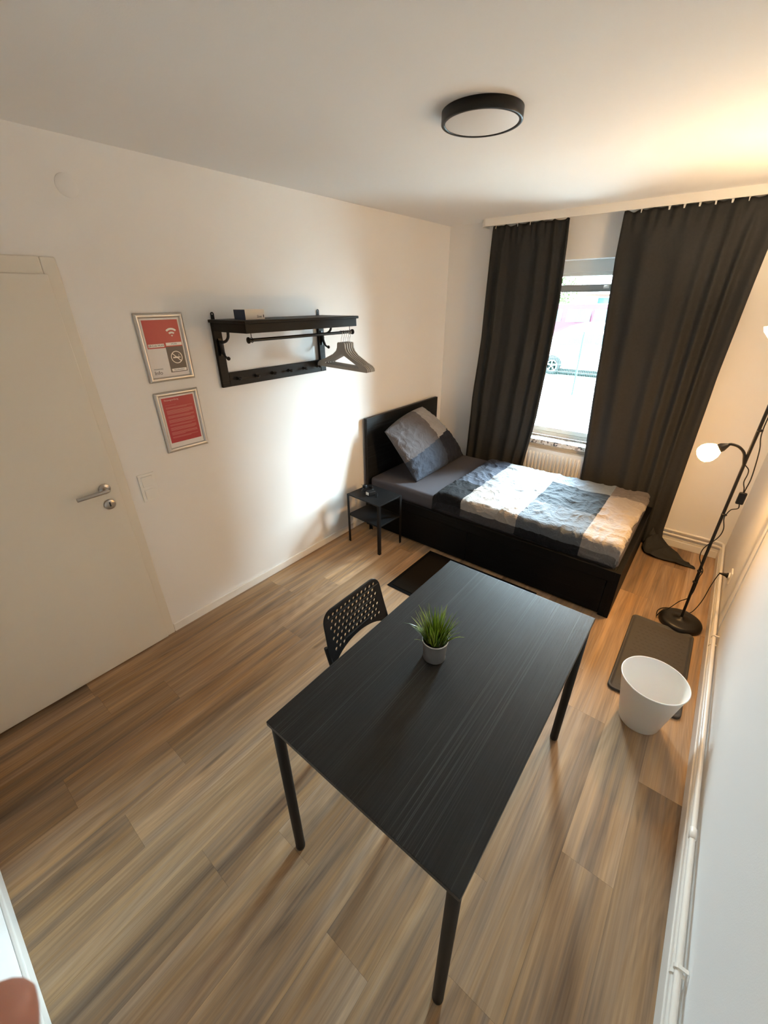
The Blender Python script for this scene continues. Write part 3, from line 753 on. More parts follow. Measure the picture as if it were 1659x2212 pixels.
# ---- five clothes hangers on the rod
def hanger_proto():
    root = thing('clothes_hanger', 'x', 'clothes hanger', (0.262, -1.72, 1.661), 'clothes hangers on the rack rod')
    R = [(0.026, 0.0), (0.031, -0.006), (0.033, -0.030), (0.044, -0.052), (0.075, -0.076), (0.170, -0.118), (0.176, -0.117), (0.179, -0.123), (0.186, -0.122), (0.205, -0.130), (0.219, -0.142), (0.222, -0.156), (0.214, -0.160)]
    out = R+[(-x, y) for x, y in R[::-1]]
    hole = [(0, -0.064), (0.150, -0.132), (0.152, -0.142), (-0.152, -0.142), (-0.150, -0.132)]
    vs, fs = curve_shape([out, hole], 0.012, 0.002)
    b = MB(); b.add([(0.262+v.x, -1.72+v.z, 1.600+v.y) for v in vs], fs); b.build('body', HANG, root)
    b = MB(); x, y = 0.262, -1.72
    arcp = [(x+0.013*sin(t)+0.0, y, 1.661-0.0015+0.0125*cos(t)) for t in [radians(a) for a in range(-70, 131, 20)]]
    pts = catmull([(x, y, 1.598), (x, y, 1.618), (x+0.004, y, 1.632)], 5)+[]
    pts = catmull([(x, y, 1.598), (x, y, 1.622), (x+0.006, y, 1.636)]+[p for p in arcp[::-1]], 4)
    b.tube(pts, 0.0015, 8); b.build('hook', WIRE, root)
    return root
def copy_tree(o, parent=None):
    c = o.copy(); COL.objects.link(c)
    if parent: c.parent = parent
    for k in list(o.children):
        copy_tree(k, c)
    return c
hp = hanger_proto()
hl = ['grey-beige hanger nearest the knobs, the front one of five on the rod', 'second grey-beige hanger from the front on the rack rod', 'middle grey-beige hanger of the five on the rack rod',
      'fourth grey-beige hanger from the front on the rack rod', 'rearmost grey-beige hanger, next to the end cap of the rod']
for i, (dy, rz) in enumerate(((0, 0.02), (0.022, -0.01), (0.042, -0.02), (0.062, -0.04), (0.080, -0.05))):
    h = hp if i == 0 else copy_tree(hp)
    h.location = (0.262, -1.722+dy, 1.661); h.rotation_euler = (0, 0.03, rz); h['label'] = hl[i]

# ---- carton on the shelf
bx = thing('carton_box', 'small navy and white carton lying on the rack shelf', 'box', (0.20, -2.345, 1.757))
b = MB(); b.box((0.150, -2.405, 1.7572), (0.250, -2.285, 1.805)); o = b.build('carton', [WHITEB, BLUEB], bx, bevel=0.0012)
for p in o.data.polygons:
    if p.normal.y < -0.9: p.material_index = 1
vs, fs = text_shape('Sluwe', 0.018, 'LEFT', 0.3)
b = MB(); b.add([(0.2504+v.z, -2.335+v.x*0.72, 1.771+v.y) for v in vs], fs)
vs, fs = curve_shape([[(0.0028*cos(t), 0.0075*sin(t)) for t in [2*pi*i/16 for i in range(16)]]], 0.0004)
b.add([(0.2504+v.z, -2.2925+v.x, 1.773+v.y) for v in vs], fs); b.build('printed_logo', INK, bx)

# ---- framed notices
def poster(name, label, z0, z1, y0, y1):
    f = thing(name, label, 'framed notice', (0.0, (y0+y1)/2, (z0+z1)/2))
    prof = [(0, 0.001), (0.0, 0.008), (0.003, 0.0125), (0.009, 0.015), (0.016, 0.0135), (0.0205, 0.009), (0.022, 0.005)]
    b = MB()
    cs = [(y0, z0, 1, 1), (y1, z0, -1, 1), (y1, z1, -1, -1), (y0, z1, 1, -1)]
    for k in range(4):
        a = cs[k]; c = cs[(k+1) % 4]
        vs = [(h, a[0]+a[2]*d, a[1]+a[3]*d) for d, h in prof]+[(h, c[0]+c[2]*d, c[1]+c[3]*d) for d, h in prof]; n = len(prof)
        b.add(vs, [(i, n+i, n+i+1, i+1) for i in range(n-1)], 0, True)
    b.box((0.0005, y0+0.004, z0+0.004), (0.003, y1-0.004, z1-0.004))
    o = b.build('frame', ALU, f)
    sh = MB(); sh.box((0.003, y0+0.019, z0+0.019), (0.0046, y1-0.019, z1-0.019)); p = sh.build('notice_sheet', PAPER, f)
    Y0, Y1, Z0, Z1 = y0+0.022, y1-0.022, z0+0.022, z1-0.022
    def U(u): return Y0+(Y1-Y0)*u
    def V(v): return Z1-(Z1-Z0)*v
    return f, p, U, V
def rect(b, U, V, u0, v0, u1, v1, mi, lv):
    x = 0.0046+0.0002*lv; b.quad((x, U(u0), V(v1)), (x, U(u1), V(v1)), (x, U(u1), V(v0)), (x, U(u0), V(v0)), mi)
def txt(b, U, V, s, u, v, size, mi, lv, align='LEFT', shear=0, sx=1):
    vs, fs = text_shape(s, size, align, shear)
    b.add([(0.0046+0.0002*lv+q.z, U(u)+q.x*sx, V(v)+q.y) for q in vs], fs, mi)
def shape(b, U, V, u, v, outl, mi, lv):
    vs, fs = curve_shape(outl, 0.0002)
    b.add([(0.0046+0.0002*lv+q.z, U(u)+q.x, V(v)+q.y) for q in vs], fs, mi)

f, p, U, V = poster('framed_notice', 'upper silver framed notice with red and grey blocks and large Info lettering', 1.4765, 1.7945, -2.850, -2.612)
b = MB(); mats = [RED, GREYB, WHITEI, INK, PAPER]
rect(b, U, V, 0.045, 0.03, 0.505, 0.50, 0, 1); rect(b, U, V, 0.505, 0.03, 0.955, 0.485, 0, 1); rect(b, U, V, 0.50, 0.485, 0.955, 0.935, 1, 1)
rect(b, U, V, 0.07, 0.425, 0.475, 0.48, 2, 2); rect(b, U, V, 0.525, 0.415, 0.945, 0.468, 2, 2); rect(b, U, V, 0.535, 0.872, 0.935, 0.922, 2, 2)
b.build('printed_blocks', mats, p)
b = MB(); txt(b, U, V, 'QR-Code WLAN', 0.27, 0.453, 0.0115, 3, 3, 'CENTER', 0, 0.92); b.build('caption', mats, p)
b = MB(); txt(b, U, V, 'WLAN', 0.735, 0.442, 0.0100, 3, 3, 'CENTER'); b.build('caption', mats, p)
b = MB(); txt(b, U, V, 'Rauchverbot', 0.735, 0.897, 0.0105, 3, 3, 'CENTER'); b.build('caption', mats, p)
b = MB(); txt(b, U, V, 'WOHNUNG', 0.065, 0.855, 0.0085, 3, 3); txt(b, U, V, 'Info', 0.065, 0.920, 0.026, 3, 3); b.build('heading', mats, p)
b = MB()                                            # wireless symbol
cc = (0.0, -0.022)
for ro, ri in ((0.040, 0.031), (0.023, 0.0145)):
    shape(b, U, V, 0.735, 0.235, [arc(cc, ro, radians(48), radians(132), 14)+arc(cc, ri, radians(132), radians(48), 14)], 2, 3)
shape(b, U, V, 0.735, 0.235, [arc(cc, 0.0075, radians(48), radians(132), 5)+[(cc[0], cc[1]-0.001)]], 2, 3)
b.build('wireless_symbol', mats, p); b = MB()
# no smoking symbol
ring_o, ring_i = [(0.030*cos(t), 0.030*sin(t)) for t in [2*pi*i/36 for i in range(36)]], [(0.0262*cos(t), 0.0262*sin(t)) for t in [2*pi*i/36 for i in range(36)]]
shape(b, U, V, 0.735, 0.675, [ring_o, ring_i], 2, 3)
shape(b, U, V, 0.735, 0.675, [[(-0.020, 0.0165), (-0.017, 0.0195), (0.020, -0.0165), (0.017, -0.0195)]], 2, 4)
shape(b, U, V, 0.735, 0.675, [[(-0.019, -0.004), (0.011, -0.004), (0.011, 0.0025), (-0.019, 0.0025)]], 2, 3)
shape(b, U, V, 0.735, 0.675, [[(0.0125, -0.004), (0.015, -0.004), (0.015, 0.0025), (0.0125, 0.0025)]], 2, 3); shape(b, U, V, 0.735, 0.675, [[(0.0165, -0.004), (0.019, -0.004), (0.019, 0.0025), (0.0165, 0.0025)]], 2, 3)
vs_ = [(0.012, 0.004), (0.0135, 0.004), (0.0125, 0.008), (0.015, 0.011), (0.0145, 0.014), (0.0132, 0.014), (0.0134, 0.0115), (0.011, 0.0085)]
shape(b, U, V, 0.735, 0.675, [vs_], 2, 3)
b.build('no_smoking_symbol', mats, p)
f, p, U, V = poster('framed_notice', 'lower silver framed notice, a red sheet full of small text', 1.108, 1.4255, -2.850, -2.615)
b = MB(); mats = [RED2, REDL, PINKT]
rect(b, U, V, 0.05, 0.03, 0.955, 0.905, 0, 1); b.build('printed_blocks', mats, p)
b = MB(); txt(b, U, V, 'Nutzungsordnung', 0.115, 0.075, 0.0125, 2, 3, 'LEFT', 0, 0.85)
rnd = random.Random(5); v = 0.165
rect(b, U, V, 0.12, v, 0.42, v+0.006, 1, 2); v += 0.045
for para in (2, 5, 3, 4, 2, 4, 4, 2):
    for k in range(para):
        rect(b, U, V, 0.12, v, (0.88 if k < para-1 else rnd.uniform(0.5, 0.85)), v+0.0095, 1, 2); v += 0.0165
    v += 0.026
b.build('lettering', mats, p)

# ---- light switch over socket
sw = thing('switch_and_socket', 'white light switch above a power socket beside the door frame', 'light switch', (0, -2.995, 0.96))
vs, fs = curve_shape([[(-0.0405, -0.0735), (0.0405, -0.0735), (0.0405, 0.0735), (-0.0405, 0.0735)], [(-0.0285, -0.066), (0.0285, -0.066), (0.0285, -0.009), (-0.0285, -0.009)], [(-0.0285, 0.006), (0.0285, 0.006), (0.0285, 0.063), (-0.0285, 0.063)]], 0.009, 0.002)
b = MB(); b.add([(0.005+v.z, -2.995+v.x, 0.9595+v.y) for v in vs], fs); b.build('frame', WHITEP, sw)
b = MB(); b.box((0.0095, -3.023, 0.966), (0.0135, -2.967, 1.022)); b.build('rocker', WHITEP, sw, bevel=0.003, seg=3)
b = MB(); vs, fs = curve_shape([[(-0.027, -0.027), (0.027, -0.027), (0.027, 0.027), (-0.027, 0.027)], arc((0, 0), 0.0195, 0, 2*pi*31/32, 31)], 0.003); b.add([(0.011+v.z, -2.995+v.x, 0.922+v.y) for v in vs], fs)
b.lathe([(0.0195, 0.0025), (0.0185, -0.0085), (0.001, -0.009)][::-1], (0.0100, -2.995, 0.922), 32, axis=(1,0,0)); sk = b.build('socket_insert', WHITEP, sw)
b = MB()
for dy in (-0.0095, 0.0095): b.lathe([(0.0025, 0), (0.0025, 0.001)], (0.0012, -2.995+dy, 0.922), 12, axis=(1,0,0))
b.box((0.0015, -2.998, 0.903), (0.005, -2.992, 0.906)); b.box((0.0015, -2.998, 0.938), (0.005, -2.992, 0.941)); b.build('contact_hole', INK, sk)
# ---- round blank cover high on the left wall
b = MB(); b.lathe([(0.0400, 0.0005), (0.0402, 0.002), (0.0388, 0.0035), (0.001, 0.0038)], (0.0, -2.9665, 2.2545), 48, axis=(1,0,0)); o = b.build('wall_cover', WALL, base=(0, -2.9665, 2.2545))
tag(o, 'round white blank cover plate high on the wall above the door frame', 'cover plate')

# ---- ceiling light
LX, LY, LZ, LR = 1.346, -2.090, 2.384, 0.139
cl = thing('ceiling_light', 'flat round ceiling light with black rim and white diffuser, switched off', 'ceiling light', (LX, LY, H))
b = MB(); b.lathe([(LR-0.014, LZ+0.004), (LR-0.012, LZ), (LR-0.002, LZ), (LR, LZ+0.002), (LR, H-0.0005), (LR-0.01, H-0.0005)], (LX, LY, 0), 96); b.build('rim', LAMPBK, cl)
b = MB(); b.lathe([(0.001, LZ+0.0015), (LR-0.016, LZ+0.0015), (LR-0.0125, LZ+0.003), (LR-0.0125, LZ+0.02)], (LX, LY, 0), 96); b.build('diffuser', DIFF, cl)

# ---- curtains
def curtain(label, lt, rt, folds, seed, tail=False):
    """folds: list of (u centre, half width, depth) – broad soft pleats pushed toward the room"""
    nu, nv = 220, 100
    ztop, zbot = 2.370, 0.016
    vs = []
    rs = random.Random(seed); ph = [rs.uniform(0, 6.28) for _ in range(8)]
    hooks = [0.03+k*0.94/6 for k in range(7)] if not tail else [0.02+k*0.96/10 for k in range(11)]
    for j in range(nv+1):
        v = j/nv; z = lerp(ztop, zbot, v); xl, xr = pl(lt, z), pl(rt, z)
        for i in range(nu+1):
            u = i/nu; uu = u+0.012*sin(v*2.4+ph[0]+u*3)
            y = 0.0
            for (c, hw, d) in folds:
                t = (uu-c)/hw
                if abs(t) < 1: y -= d*(1+0.75*sstep(0.75, 0.55, v)*sstep(0.02, 0.2, v))*(0.5+0.5*cos(pi*t+0.5*sin(pi*t)))**0.9*(0.8+0.2*sin(v*3+c*9))
            y += 0.0022*sin(uu*46+ph[2]+v*1.5)*sstep(0.02, 0.25, v)
            y += noise.noise(Vector((u*8, v*6, seed)))*0.004*sstep(0.4, 1, v)
            hd = 1-sstep(0.0, 0.085, v)                # gathered heading tape
            y = y*(1-0.6*hd)+hd*0.009*sin(u*70+ph[3]+3*noise.noise(Vector((u*9, 0, seed))))*sstep(0, 0.02, v+0.01)
            dd = min(abs(u-h) for h in hooks)
            sag = (1-math.exp(-(dd/0.028)**2))*(0.5+0.6*noise.noise(Vector((u*6, seed, 3))))
            zz = z-(0.016*max(0, sag))*(1-sstep(0, 0.03, v))
            x = lerp(xl, xr, u)+0.003*noise.noise(Vector((v*6, u*3, seed+4)))
            yy = -0.100+y
            if tail: yy -= 0.03*sstep(0.90, 1.0, v)*sstep(0.8, 1.0, u); x += 0.02*sstep(0.93, 1.0, v)*sstep(0.85, 1.0, u)
            vs.append((x, yy, zz))
    fs = [(j*(nu+1)+i, (j+1)*(nu+1)+i, (j+1)*(nu+1)+i+1, j*(nu+1)+i+1) for j in range(nv) for i in range(nu)]
    b = MB(); b.add(vs, fs, 0, True)
    if tail:                                        # hem slumped on the floor, trailing to a point
        front = [(2.128, -0.215), (2.165, -0.298), (2.225, -0.316), (2.33, -0.312), (2.42, -0.304), (2.503, -0.297)]
        back = [(2.16, -0.105), (2.225, -0.085), (2.285, -0.105), (2.37, -0.175), (2.44, -0.235), (2.506, -0.288)]
        F = catmull([(p[0], p[1], 0) for p in front], 12); K = catmull([(p[0], p[1], 0) for p in back], 12)
        n1 = len(F); n2 = 30; vs = []
        for i in range(n1):
            a = i/(n1-1)
            for k in range(n2+1):
                t = k/n2; p = F[i].lerp(K[i], t)
                env = sin(pi*min(1, 0.10+t*0.82))**0.7
                h = 0.150*(1-a)**2.3*t**1.6+0.060*(1-a)**0.75*env
                h += 0.034*(1-a)**0.45*env*(1-2.2*abs(sin(a*8.5-t*2.6+0.4))**0.7*0.6)+0.010*noise.noise(Vector((a*9, t*5, 2)))*env
                h *= (1 if t < 0.93 else 1-(t-0.93)/0.07*0.45*a)
                p = p+Vector((0.012*noise.noise(Vector((a*6, t*3, 5))), 0.010*noise.noise(Vector((a*7, t*3, 9))), 0))*(1-a)
                vs.append((max(p.x, 2.116), p.y, max(0.004, h+0.005)))
        b.add(vs, [(i*(n2+1)+k, (i+1)*(n2+1)+k, (i+1)*(n2+1)+k+1, i*(n2+1)+k+1) for i in range(n1-1) for k in range(n2)], 0, True)
    o = b.build('curtain', CURT, base=(pl(lt, 1), -0.111, 2.37))
    md = o.modifiers.new('solid', 'SOLIDIFY'); md.thickness = 0.0015; md.offset = 0
    tag(o, label, 'curtain', 'dark curtains at the window')
    for h in hooks:                                 # white glider hooks peeping over the heading
        x = lerp(pl(lt, 2.37), pl(rt, 2.37), h)
        b = MB(); b.add([(x-0.009, -0.1035, 2.386), (x-0.004, -0.1035, 2.350), (x+0.004, -0.1035, 2.350), (x+0.009, -0.1035, 2.386), (x-0.009, -0.1005, 2.386), (x-0.004, -0.1005, 2.350), (x+0.004, -0.1005, 2.350), (x+0.009, -0.1005, 2.386)], [(0, 1, 2, 3), (7, 6, 5, 4), (0, 4, 5, 1), (3, 2, 6, 7), (1, 5, 6, 2), (0, 3, 7, 4)]); b.build('glider_hook', WHITEP, o)
    return o
LT = [(0.3, 0.40), (0.38, 0.401), (1.0, 0.417), (1.54, 0.453), (2.38, 0.462)]; LT2 = [(0.1, 0.98), (0.3, 0.99), (0.65, 1.031), (0.92, 1.064), (1.46, 1.088), (1.86, 1.097), (2.2, 1.078), (2.38, 1.062)]
curtain('narrower dark curtain left of the window, behind the pillow', LT, LT2, [(0.04, 0.07, 0.02), (0.19, 0.10, 0.030), (0.42, 0.17, 0.026), (0.66, 0.13, 0.030), (0.83, 0.10, 0.022), (0.975, 0.07, 0.030)], 3)
RT = [(0.1, 1.56), (0.46, 1.531), (1.1, 1.488), (1.55, 1.464), (2.09, 1.427), (2.38, 1.418)]; RT2 = [(0.0, 2.232), (0.2, 2.229), (1.36, 2.226), (1.75, 2.235), (2.08, 2.246), (2.38, 2.262)]
curtain('wider dark curtain right of the window with its hem trailing on the floor', RT, RT2, [(0.03, 0.08, 0.024), (0.23, 0.17, 0.030), (0.48, 0.14, 0.026), (0.62, 0.08, 0.020), (0.735, 0.075, 0.030), (0.84, 0.055, 0.028), (0.96, 0.09, 0.030)], 8, tail=True)

# ---- radiator below the window
rd = thing('radiator', 'white ribbed panel radiator below the window sill between the curtains', 'radiator', (1.33, -0.05, 0.12))
RX0, RX1 = 0.86, 1.80
b = MB(); pitch = 0.0333; n = int((RX1-RX0)/pitch); zs = [0.13, 0.145, 0.165, 0.575, 0.595, 0.618]
for k in range(n):
    xa = RX0+k*pitch; px = [xa, xa+0.007, xa+0.011, xa+0.024, xa+0.028, xa+pitch]
    dep = [0, 0, 1, 1, 0, 0]; zd = [0, 0, 1, 1, 0, 0]
    vs = [(px[i], -0.0725-0.0145*dep[i]*zd[j], zs[j]) for j in range(6) for i in range(6)]
    b.add(vs, [(j*6+i, j*6+i+1, (j+1)*6+i+1, (j+1)*6+i) for j in range(5) for i in range(5)], 0, False)
b.build('front_panel', RADI, rd, bevel=0.0015)
b = MB(); b.box((RX0, -0.0735, 0.13), (RX1, -0.030, 0.617)); b.build('body', RADI, rd)
b = MB(); b.box((RX0-0.003, -0.078, 0.617), (RX1+0.003, -0.026, 0.626))
for k in range(40): b.box((RX0+0.012+k*0.0231, -0.066, 0.626), (RX0+0.022+k*0.0231, -0.036, 0.6275))
b.build('top_grille', RADI, rd, bevel=0.001)

# ---- heating pipes round the corner
def hpipe(name, label, z, yb, xr, r):
    pts = [(1.83, yb, z)]+[(xr-0.04, yb, z)]+[(xr-0.04+0.04*sin(a), yb-0.04*(1-cos(a)), z) for a in [pi/2*i/6 for i in range(1, 7)]]+[(xr, -0.5, z), (xr, -1.5, z), (xr, -2.5, z), (xr, YS, z)]
    root = thing(name, label, 'heating pipe', (xr, -0.1, z))
    b = MB(); b.tube(pts, r, 14); b.build('pipe', PIPE, root)
    def clamp(x, y, wallax):
        b = MB()
        if wallax == 'y':
            b.lathe([(r+0.0035, -0.004), (r+0.0035, 0.004)], (x, y, z), 18, axis=(1,0,0)); b.cyl((x, y, z), (x, -0.0005, z), 0.003, 8); b.box((x-0.006, y-0.004, z+r), (x+0.006, y+0.004, z+r+0.006))
        else:
            b.lathe([(r+0.003, -0.005), (r+0.003, 0.005)], (x, y, z), 18, axis=(0,1,0)); b.box((x-0.003, y-0.005, z+r), (XR-0.002, y+0.005, z+r+0.004))
        b.build('pipe_clamp', PIPE, root)
    return root, clamp
r1, c1 = hpipe('heating_pipe', 'upper white heating pipe running along the right wall above the baseboard', 0.150, -0.030, 2.6285, 0.0095)
c1(2.302, -0.030, 'y'); c1(2.6285, -1.285, 'x'); c1(2.6285, -2.92, 'x')
b = MB(); b.lathe([(0.0095, -0.022), (0.0118, -0.020), (0.0118, 0.020), (0.0095, 0.022)], (2.6285, -2.50, 0.150), 18, axis=(0,1,0)); b.build('pipe_joint', PIPE, r1)
r2, c2 = hpipe('heating_pipe', 'lower white heating pipe running just above the right baseboard', 0.113, -0.030, 2.6285, 0.0095)
c2(2.296, -0.030, 'y'); c2(2.6285, -1.32, 'x'); c2(2.6285, -2.92, 'x')

# ---- socket on the right wall
so = thing('wall_socket', 'white surface power socket low on the right wall with a black plug', 'power socket', (XR, -0.80, 0.30))
b = MB(); b.box((XR-0.012, -0.842, 0.255), (XR-0.0005, -0.762, 0.335)); b.build('cover', WHITEP, so, bevel=0.004)
b = MB(); b.lathe([(0.022, 0), (0.022, 0.006), (0.019, 0.008), (0.018, 0.004), (0.001, 0.003)], (XR-0.012, -0.802, 0.295), 28, axis=(-1,0,0)); b.build('socket_insert', WHITEP, so)

# ---- floor lamp
FX, FY = 2.470, -1.050
fl = thing('floor_lamp', 'black floor lamp, lit, with uplight bowl and bent reading arm', 'floor lamp', (FX, FY, 0))
b = MB(); b.lathe([(0.110, 0.0), (0.116, 0.004), (0.117, 0.018), (0.112, 0.030), (0.098, 0.037), (0.060, 0.039), (0.016, 0.041), (0.012, 0.052), (0.001, 0.053)], (FX+0.012, FY, 0), 72); b.build('base', LAMPBK, fl)
b = MB(); b.tube([(FX+0.010, FY, 0.045), (FX, FY, 0.50), (FX-0.002, FY, 1.10), (FX, FY, 1.642)], 0.0078, 14); b.build('pole', LAMPBK, fl)
for z in (0.32, 0.40, 0.78, 1.255):
    b = MB(); b.lathe([(0.0085, -0.006), (0.0115, -0.004), (0.0115, 0.004), (0.0085, 0.006)], (FX+0.002, FY, z), 16); b.box((FX+0.010, FY-0.003, z-0.003), (FX+0.017, FY+0.003, z+0.003)); b.build('cable_clip', LAMPBK, fl)
b = MB(); b.tube(catmull([(FX-0.002, FY, 1.070), (FX-0.010, FY-0.001, 1.10), (FX-0.022, FY-0.002, 1.135), (FX-0.050, FY-0.001, 1.160), (FX-0.082, FY+0.003, 1.166), (FX-0.100, FY+0.005, 1.157)], 6), 0.0068, 12); b.build('arm', LAMPBK, fl)
sd = Vector((-0.12, -0.015, -0.09)).normalized(); sp = Vector((FX-0.096, FY+0.005, 1.158))
b = MB(); b.lathe([(0.006, -0.008), (0.011, 0.0), (0.022, 0.022), (0.0245, 0.054), (0.001, 0.055)], sp, 28, axis=tuple(sd)); b.build('lamp_holder', LAMPBK, fl)
SHADE = mat('lit_opal_shade', (0.9, 0.85, 0.75), 0.4, emit=(1.0, 0.52, 0.16), estr=RS)
b = MB(); prof = [(0.018, 0.0), (0.026, 0.006), (0.040, 0.024), (0.048, 0.046), (0.049, 0.064), (0.042, 0.082), (0.028, 0.094), (0.012, 0.099), (0.001, 0.100)]
b.lathe(prof[:6], sp+sd*0.034, 40, axis=tuple(sd)); rsh = b.build('reading_shade', SHADE, fl)
OPEN = mat('lit_shade_mouth', (1, 1, 1), 0.4, emit=(1.0, 0.53, 0.15), estr=RO)
b = MB(); b.lathe(prof[5:], sp+sd*0.034, 40, axis=tuple(sd)); b.build('bulb', OPEN, rsh)
BOWL = mat('lit_uplight_bowl', (0.9, 0.88, 0.84), 0.45, emit=(1.0, 0.66, 0.36), estr=BS)
b = MB(); prof = [(0.012, 1.640), (0.032, 1.644), (0.070, 1.656), (0.106, 1.677), (0.128, 1.702), (0.135, 1.722), (0.132, 1.722), (0.124, 1.704), (0.102, 1.680), (0.066, 1.660), (0.002, 1.650)]
b.lathe(prof, (FX, FY, 0), 64); b.build('uplight_bowl', BOWL, fl)
BULB = mat('lit_bulb', (1, 1, 1), 0.4, emit=(1.0, 0.74, 0.45), estr=US)
b = MB(); b.ball((FX, FY, 1.690), 0.028); b.build('bulb', BULB, fl)
# cords
b = MB()
b.tube(catmull([(FX+0.012, FY-0.006, 1.66), (FX+0.014, FY-0.008, 1.45), (FX+0.013, FY-0.006, 1.255), (FX+0.030, FY-0.014, 1.17), (FX+0.040, FY-0.018, 1.09), (FX+0.046, FY-0.022, 1.01), (FX+0.043, FY-0.026, 0.955), (FX+0.042, FY-0.028, 0.93)], 6), 0.0026, 8)
b.tube(catmull([(FX+0.004, FY-0.008, 1.073), (FX+0.022, FY-0.014, 1.055), (FX+0.026, FY-0.02, 1.03), (FX+0.024, FY-0.024, 0.99), (FX+0.036, FY-0.026, 0.955), (FX+0.040, FY-0.028, 0.93)], 6), 0.0026, 8)
b.tube(catmull([(FX+0.042, FY-0.03, 0.875), (FX+0.046, FY-0.03, 0.845), (FX+0.022, FY-0.02, 0.825), (FX+0.012, FY-0.010, 0.79), (FX+0.010, FY-0.008, 0.76), (FX+0.026, FY-0.012, 0.70), (FX+0.018, FY-0.010, 0.64), (FX-0.020, FY-0.006, 0.56), (FX-0.024, FY-0.006, 0.50), (FX-0.006, FY-0.012, 0.455), (FX+0.016, FY-0.010, 0.41), (FX+0.012, FY-0.008, 0.36), (FX+0.014, FY-0.004, 0.26), (FX+0.004, FY+0.012, 0.19), (FX-0.030, FY+0.020, 0.14), (FX-0.065, FY+0.010, 0.075), (FX-0.098, FY-0.02, 0.055), (FX-0.112, FY-0.035, 0.02), (FX-0.113, FY-0.015, 0.006), (FX-0.115, FY+0.045, 0.005), (FX-0.090, FY+0.098, 0.005), (FX-0.040, FY+0.130, 0.005), (FX+0.025, FY+0.150, 0.005), (FX+0.060, FY+0.150, 0.010), (FX+0.09, FY+0.19, 0.09), (FX+0.105, FY+0.235, 0.20), (FX+0.118, FY+0.247, 0.283), (XR-0.055, -0.802, 0.297)], 7), 0.0026, 8)
cord = b.build('cord', PLASBK, fl)
b = MB(); b.lathe([(0.004, -0.014), (0.007, 0.0), (0.012, 0.020), (0.0175, 0.026), (0.0175, 0.034)], (XR-0.050, -0.802, 0.296), 18, axis=(1,0,0)); b.build('plug', PLASBK, cord)
b = MB(); b.box((FX+0.024, FY-0.038, 0.868), (FX+0.058, FY-0.020, 0.935)); b.build('switch', PLASBK, cord, bevel=0.006, seg=3)

# ---- shoe tray
ty0, ty1, tx0, tx1 = -1.862, -1.150, 2.234, 2.566
st = thing('shoe_tray', 'grey rubber shoe tray on the floor under the white bin', 'shoe tray', ((tx0+tx1)/2, (ty0+ty1)/2, 0))
def rrect(x0, x1, y0, y1, r, n=6):
    out = []
    for (cx, cy, a) in ((x1-r, y1-r, 0), (x0+r, y1-r, pi/2), (x0+r, y0+r, pi), (x1-r, y0+r, 1.5*pi)):
        out += [(cx+r*cos(a+pi/2*i/n), cy+r*sin(a+pi/2*i/n)) for i in range(n+1)]
    return out
b = MB(); loops = []
for ins, z in ((0, 0.001), (0, 0.014), (0.002, 0.0165), (0.009, 0.0165), (0.011, 0.015), (0.019, 0.006), (0.021, 0.0055)):
    loops.append([(x, y, z) for x, y in rrect(tx0+ins, tx1-ins, ty0+ins, ty1-ins, 0.030-ins*0.6)])
n = len(loops[0]); allv = [v for l in loops for v in l]
b.add(allv, [(i*n+k, i*n+(k+1) % n, (i+1)*n+(k+1) % n, (i+1)*n+k) for i in range(len(loops)-1) for k in range(n)], 0, True)
b.build('raised_rim', TRAYG, st)
b = MB(); l = rrect(tx0+0.020, tx1-0.020, ty0+0.020, ty1-0.020, 0.018)
b.add([(x, y, 0.006) for x, y in l], [tuple(range(len(l)))])
for i in range(9):
    for k in range(20):
        x = tx0+0.055+i*0.028+(0.014 if k % 2 else 0); y = ty0+0.06+k*0.031
        b.lathe([(0.0085, 0.0), (0.0080, 0.0007), (0.006, 0.0012), (0.0045, 0.0005), (0.0005, 0.0004)], (x, y, 0.006), 12)
b.build('knobbed_floor', TRAYF, st)

# ---- waste bin standing on the corner of the tray
bnx, bny = 2.404, -1.967
BB = 0.0175
wb = thing('waste_bin', 'round white plastic waste bin at the near end of the grey tray', 'waste bin', (bnx, bny, 0))
b = MB(); b.lathe([(0.084, 0.0), (0.088, 0.003), (0.1355, 0.274), (0.1385, 0.2745), (0.1395, 0.278), (0.1380, 0.281), (0.1350, 0.280), (0.1335, 0.274), (0.0862, 0.008), (0.001, 0.006)], (bnx, bny, 0.0), 96); b.build('bucket', BINW, wb)

# ---- mat before the bed
mx0, mx1, my0, my1 = 0.768, 1.66, -1.898, -1.318
dm = thing('door_mat', 'brown-black floor mat with black border between bed and table', 'mat', ((mx0+mx1)/2, (my0+my1)/2, 0))
b = MB(); b.box((mx0, my0, 0.0008), (mx1, my1, 0.003)); b.build('border', MATB, dm, bevel=0.001)
b = MB(); b.box((mx0+0.028, my0+0.028, 0.003), (mx1-0.028, my1-0.028, 0.0065)); b.build('pile', MATC, dm, bevel=0.002)
# ================================================================== OUTSIDE
GZ = -0.80
PAVE = mat('pale_paving', (0.34, 0.335, 0.32), 0.9, vary=0.08, vscale=3)
b = MB(); b.box((-30, WD+0.02, GZ-0.1), (25, 60, GZ)); struct(b.build('ground', PAVE))
TEAL = mat('fence_green', (0.008, 0.075, 0.060), 0.5)
CARW = mat('car_white', (0.80, 0.80, 0.80), 0.25, coat=0.5); CARS = mat('car_silver', (0.58, 0.60, 0.62), 0.25, coat=0.5); VANR = mat('van_red', (0.085, 0.010, 0.028), 0.4)
CGL = mat('car_glass', (0.03, 0.07, 0.09), 0.08); TYRE = mat('tyre', (0.02, 0.02, 0.02), 0.8); RIM = mat('alloy', (0.55, 0.55, 0.56), 0.3, metal=0.8)
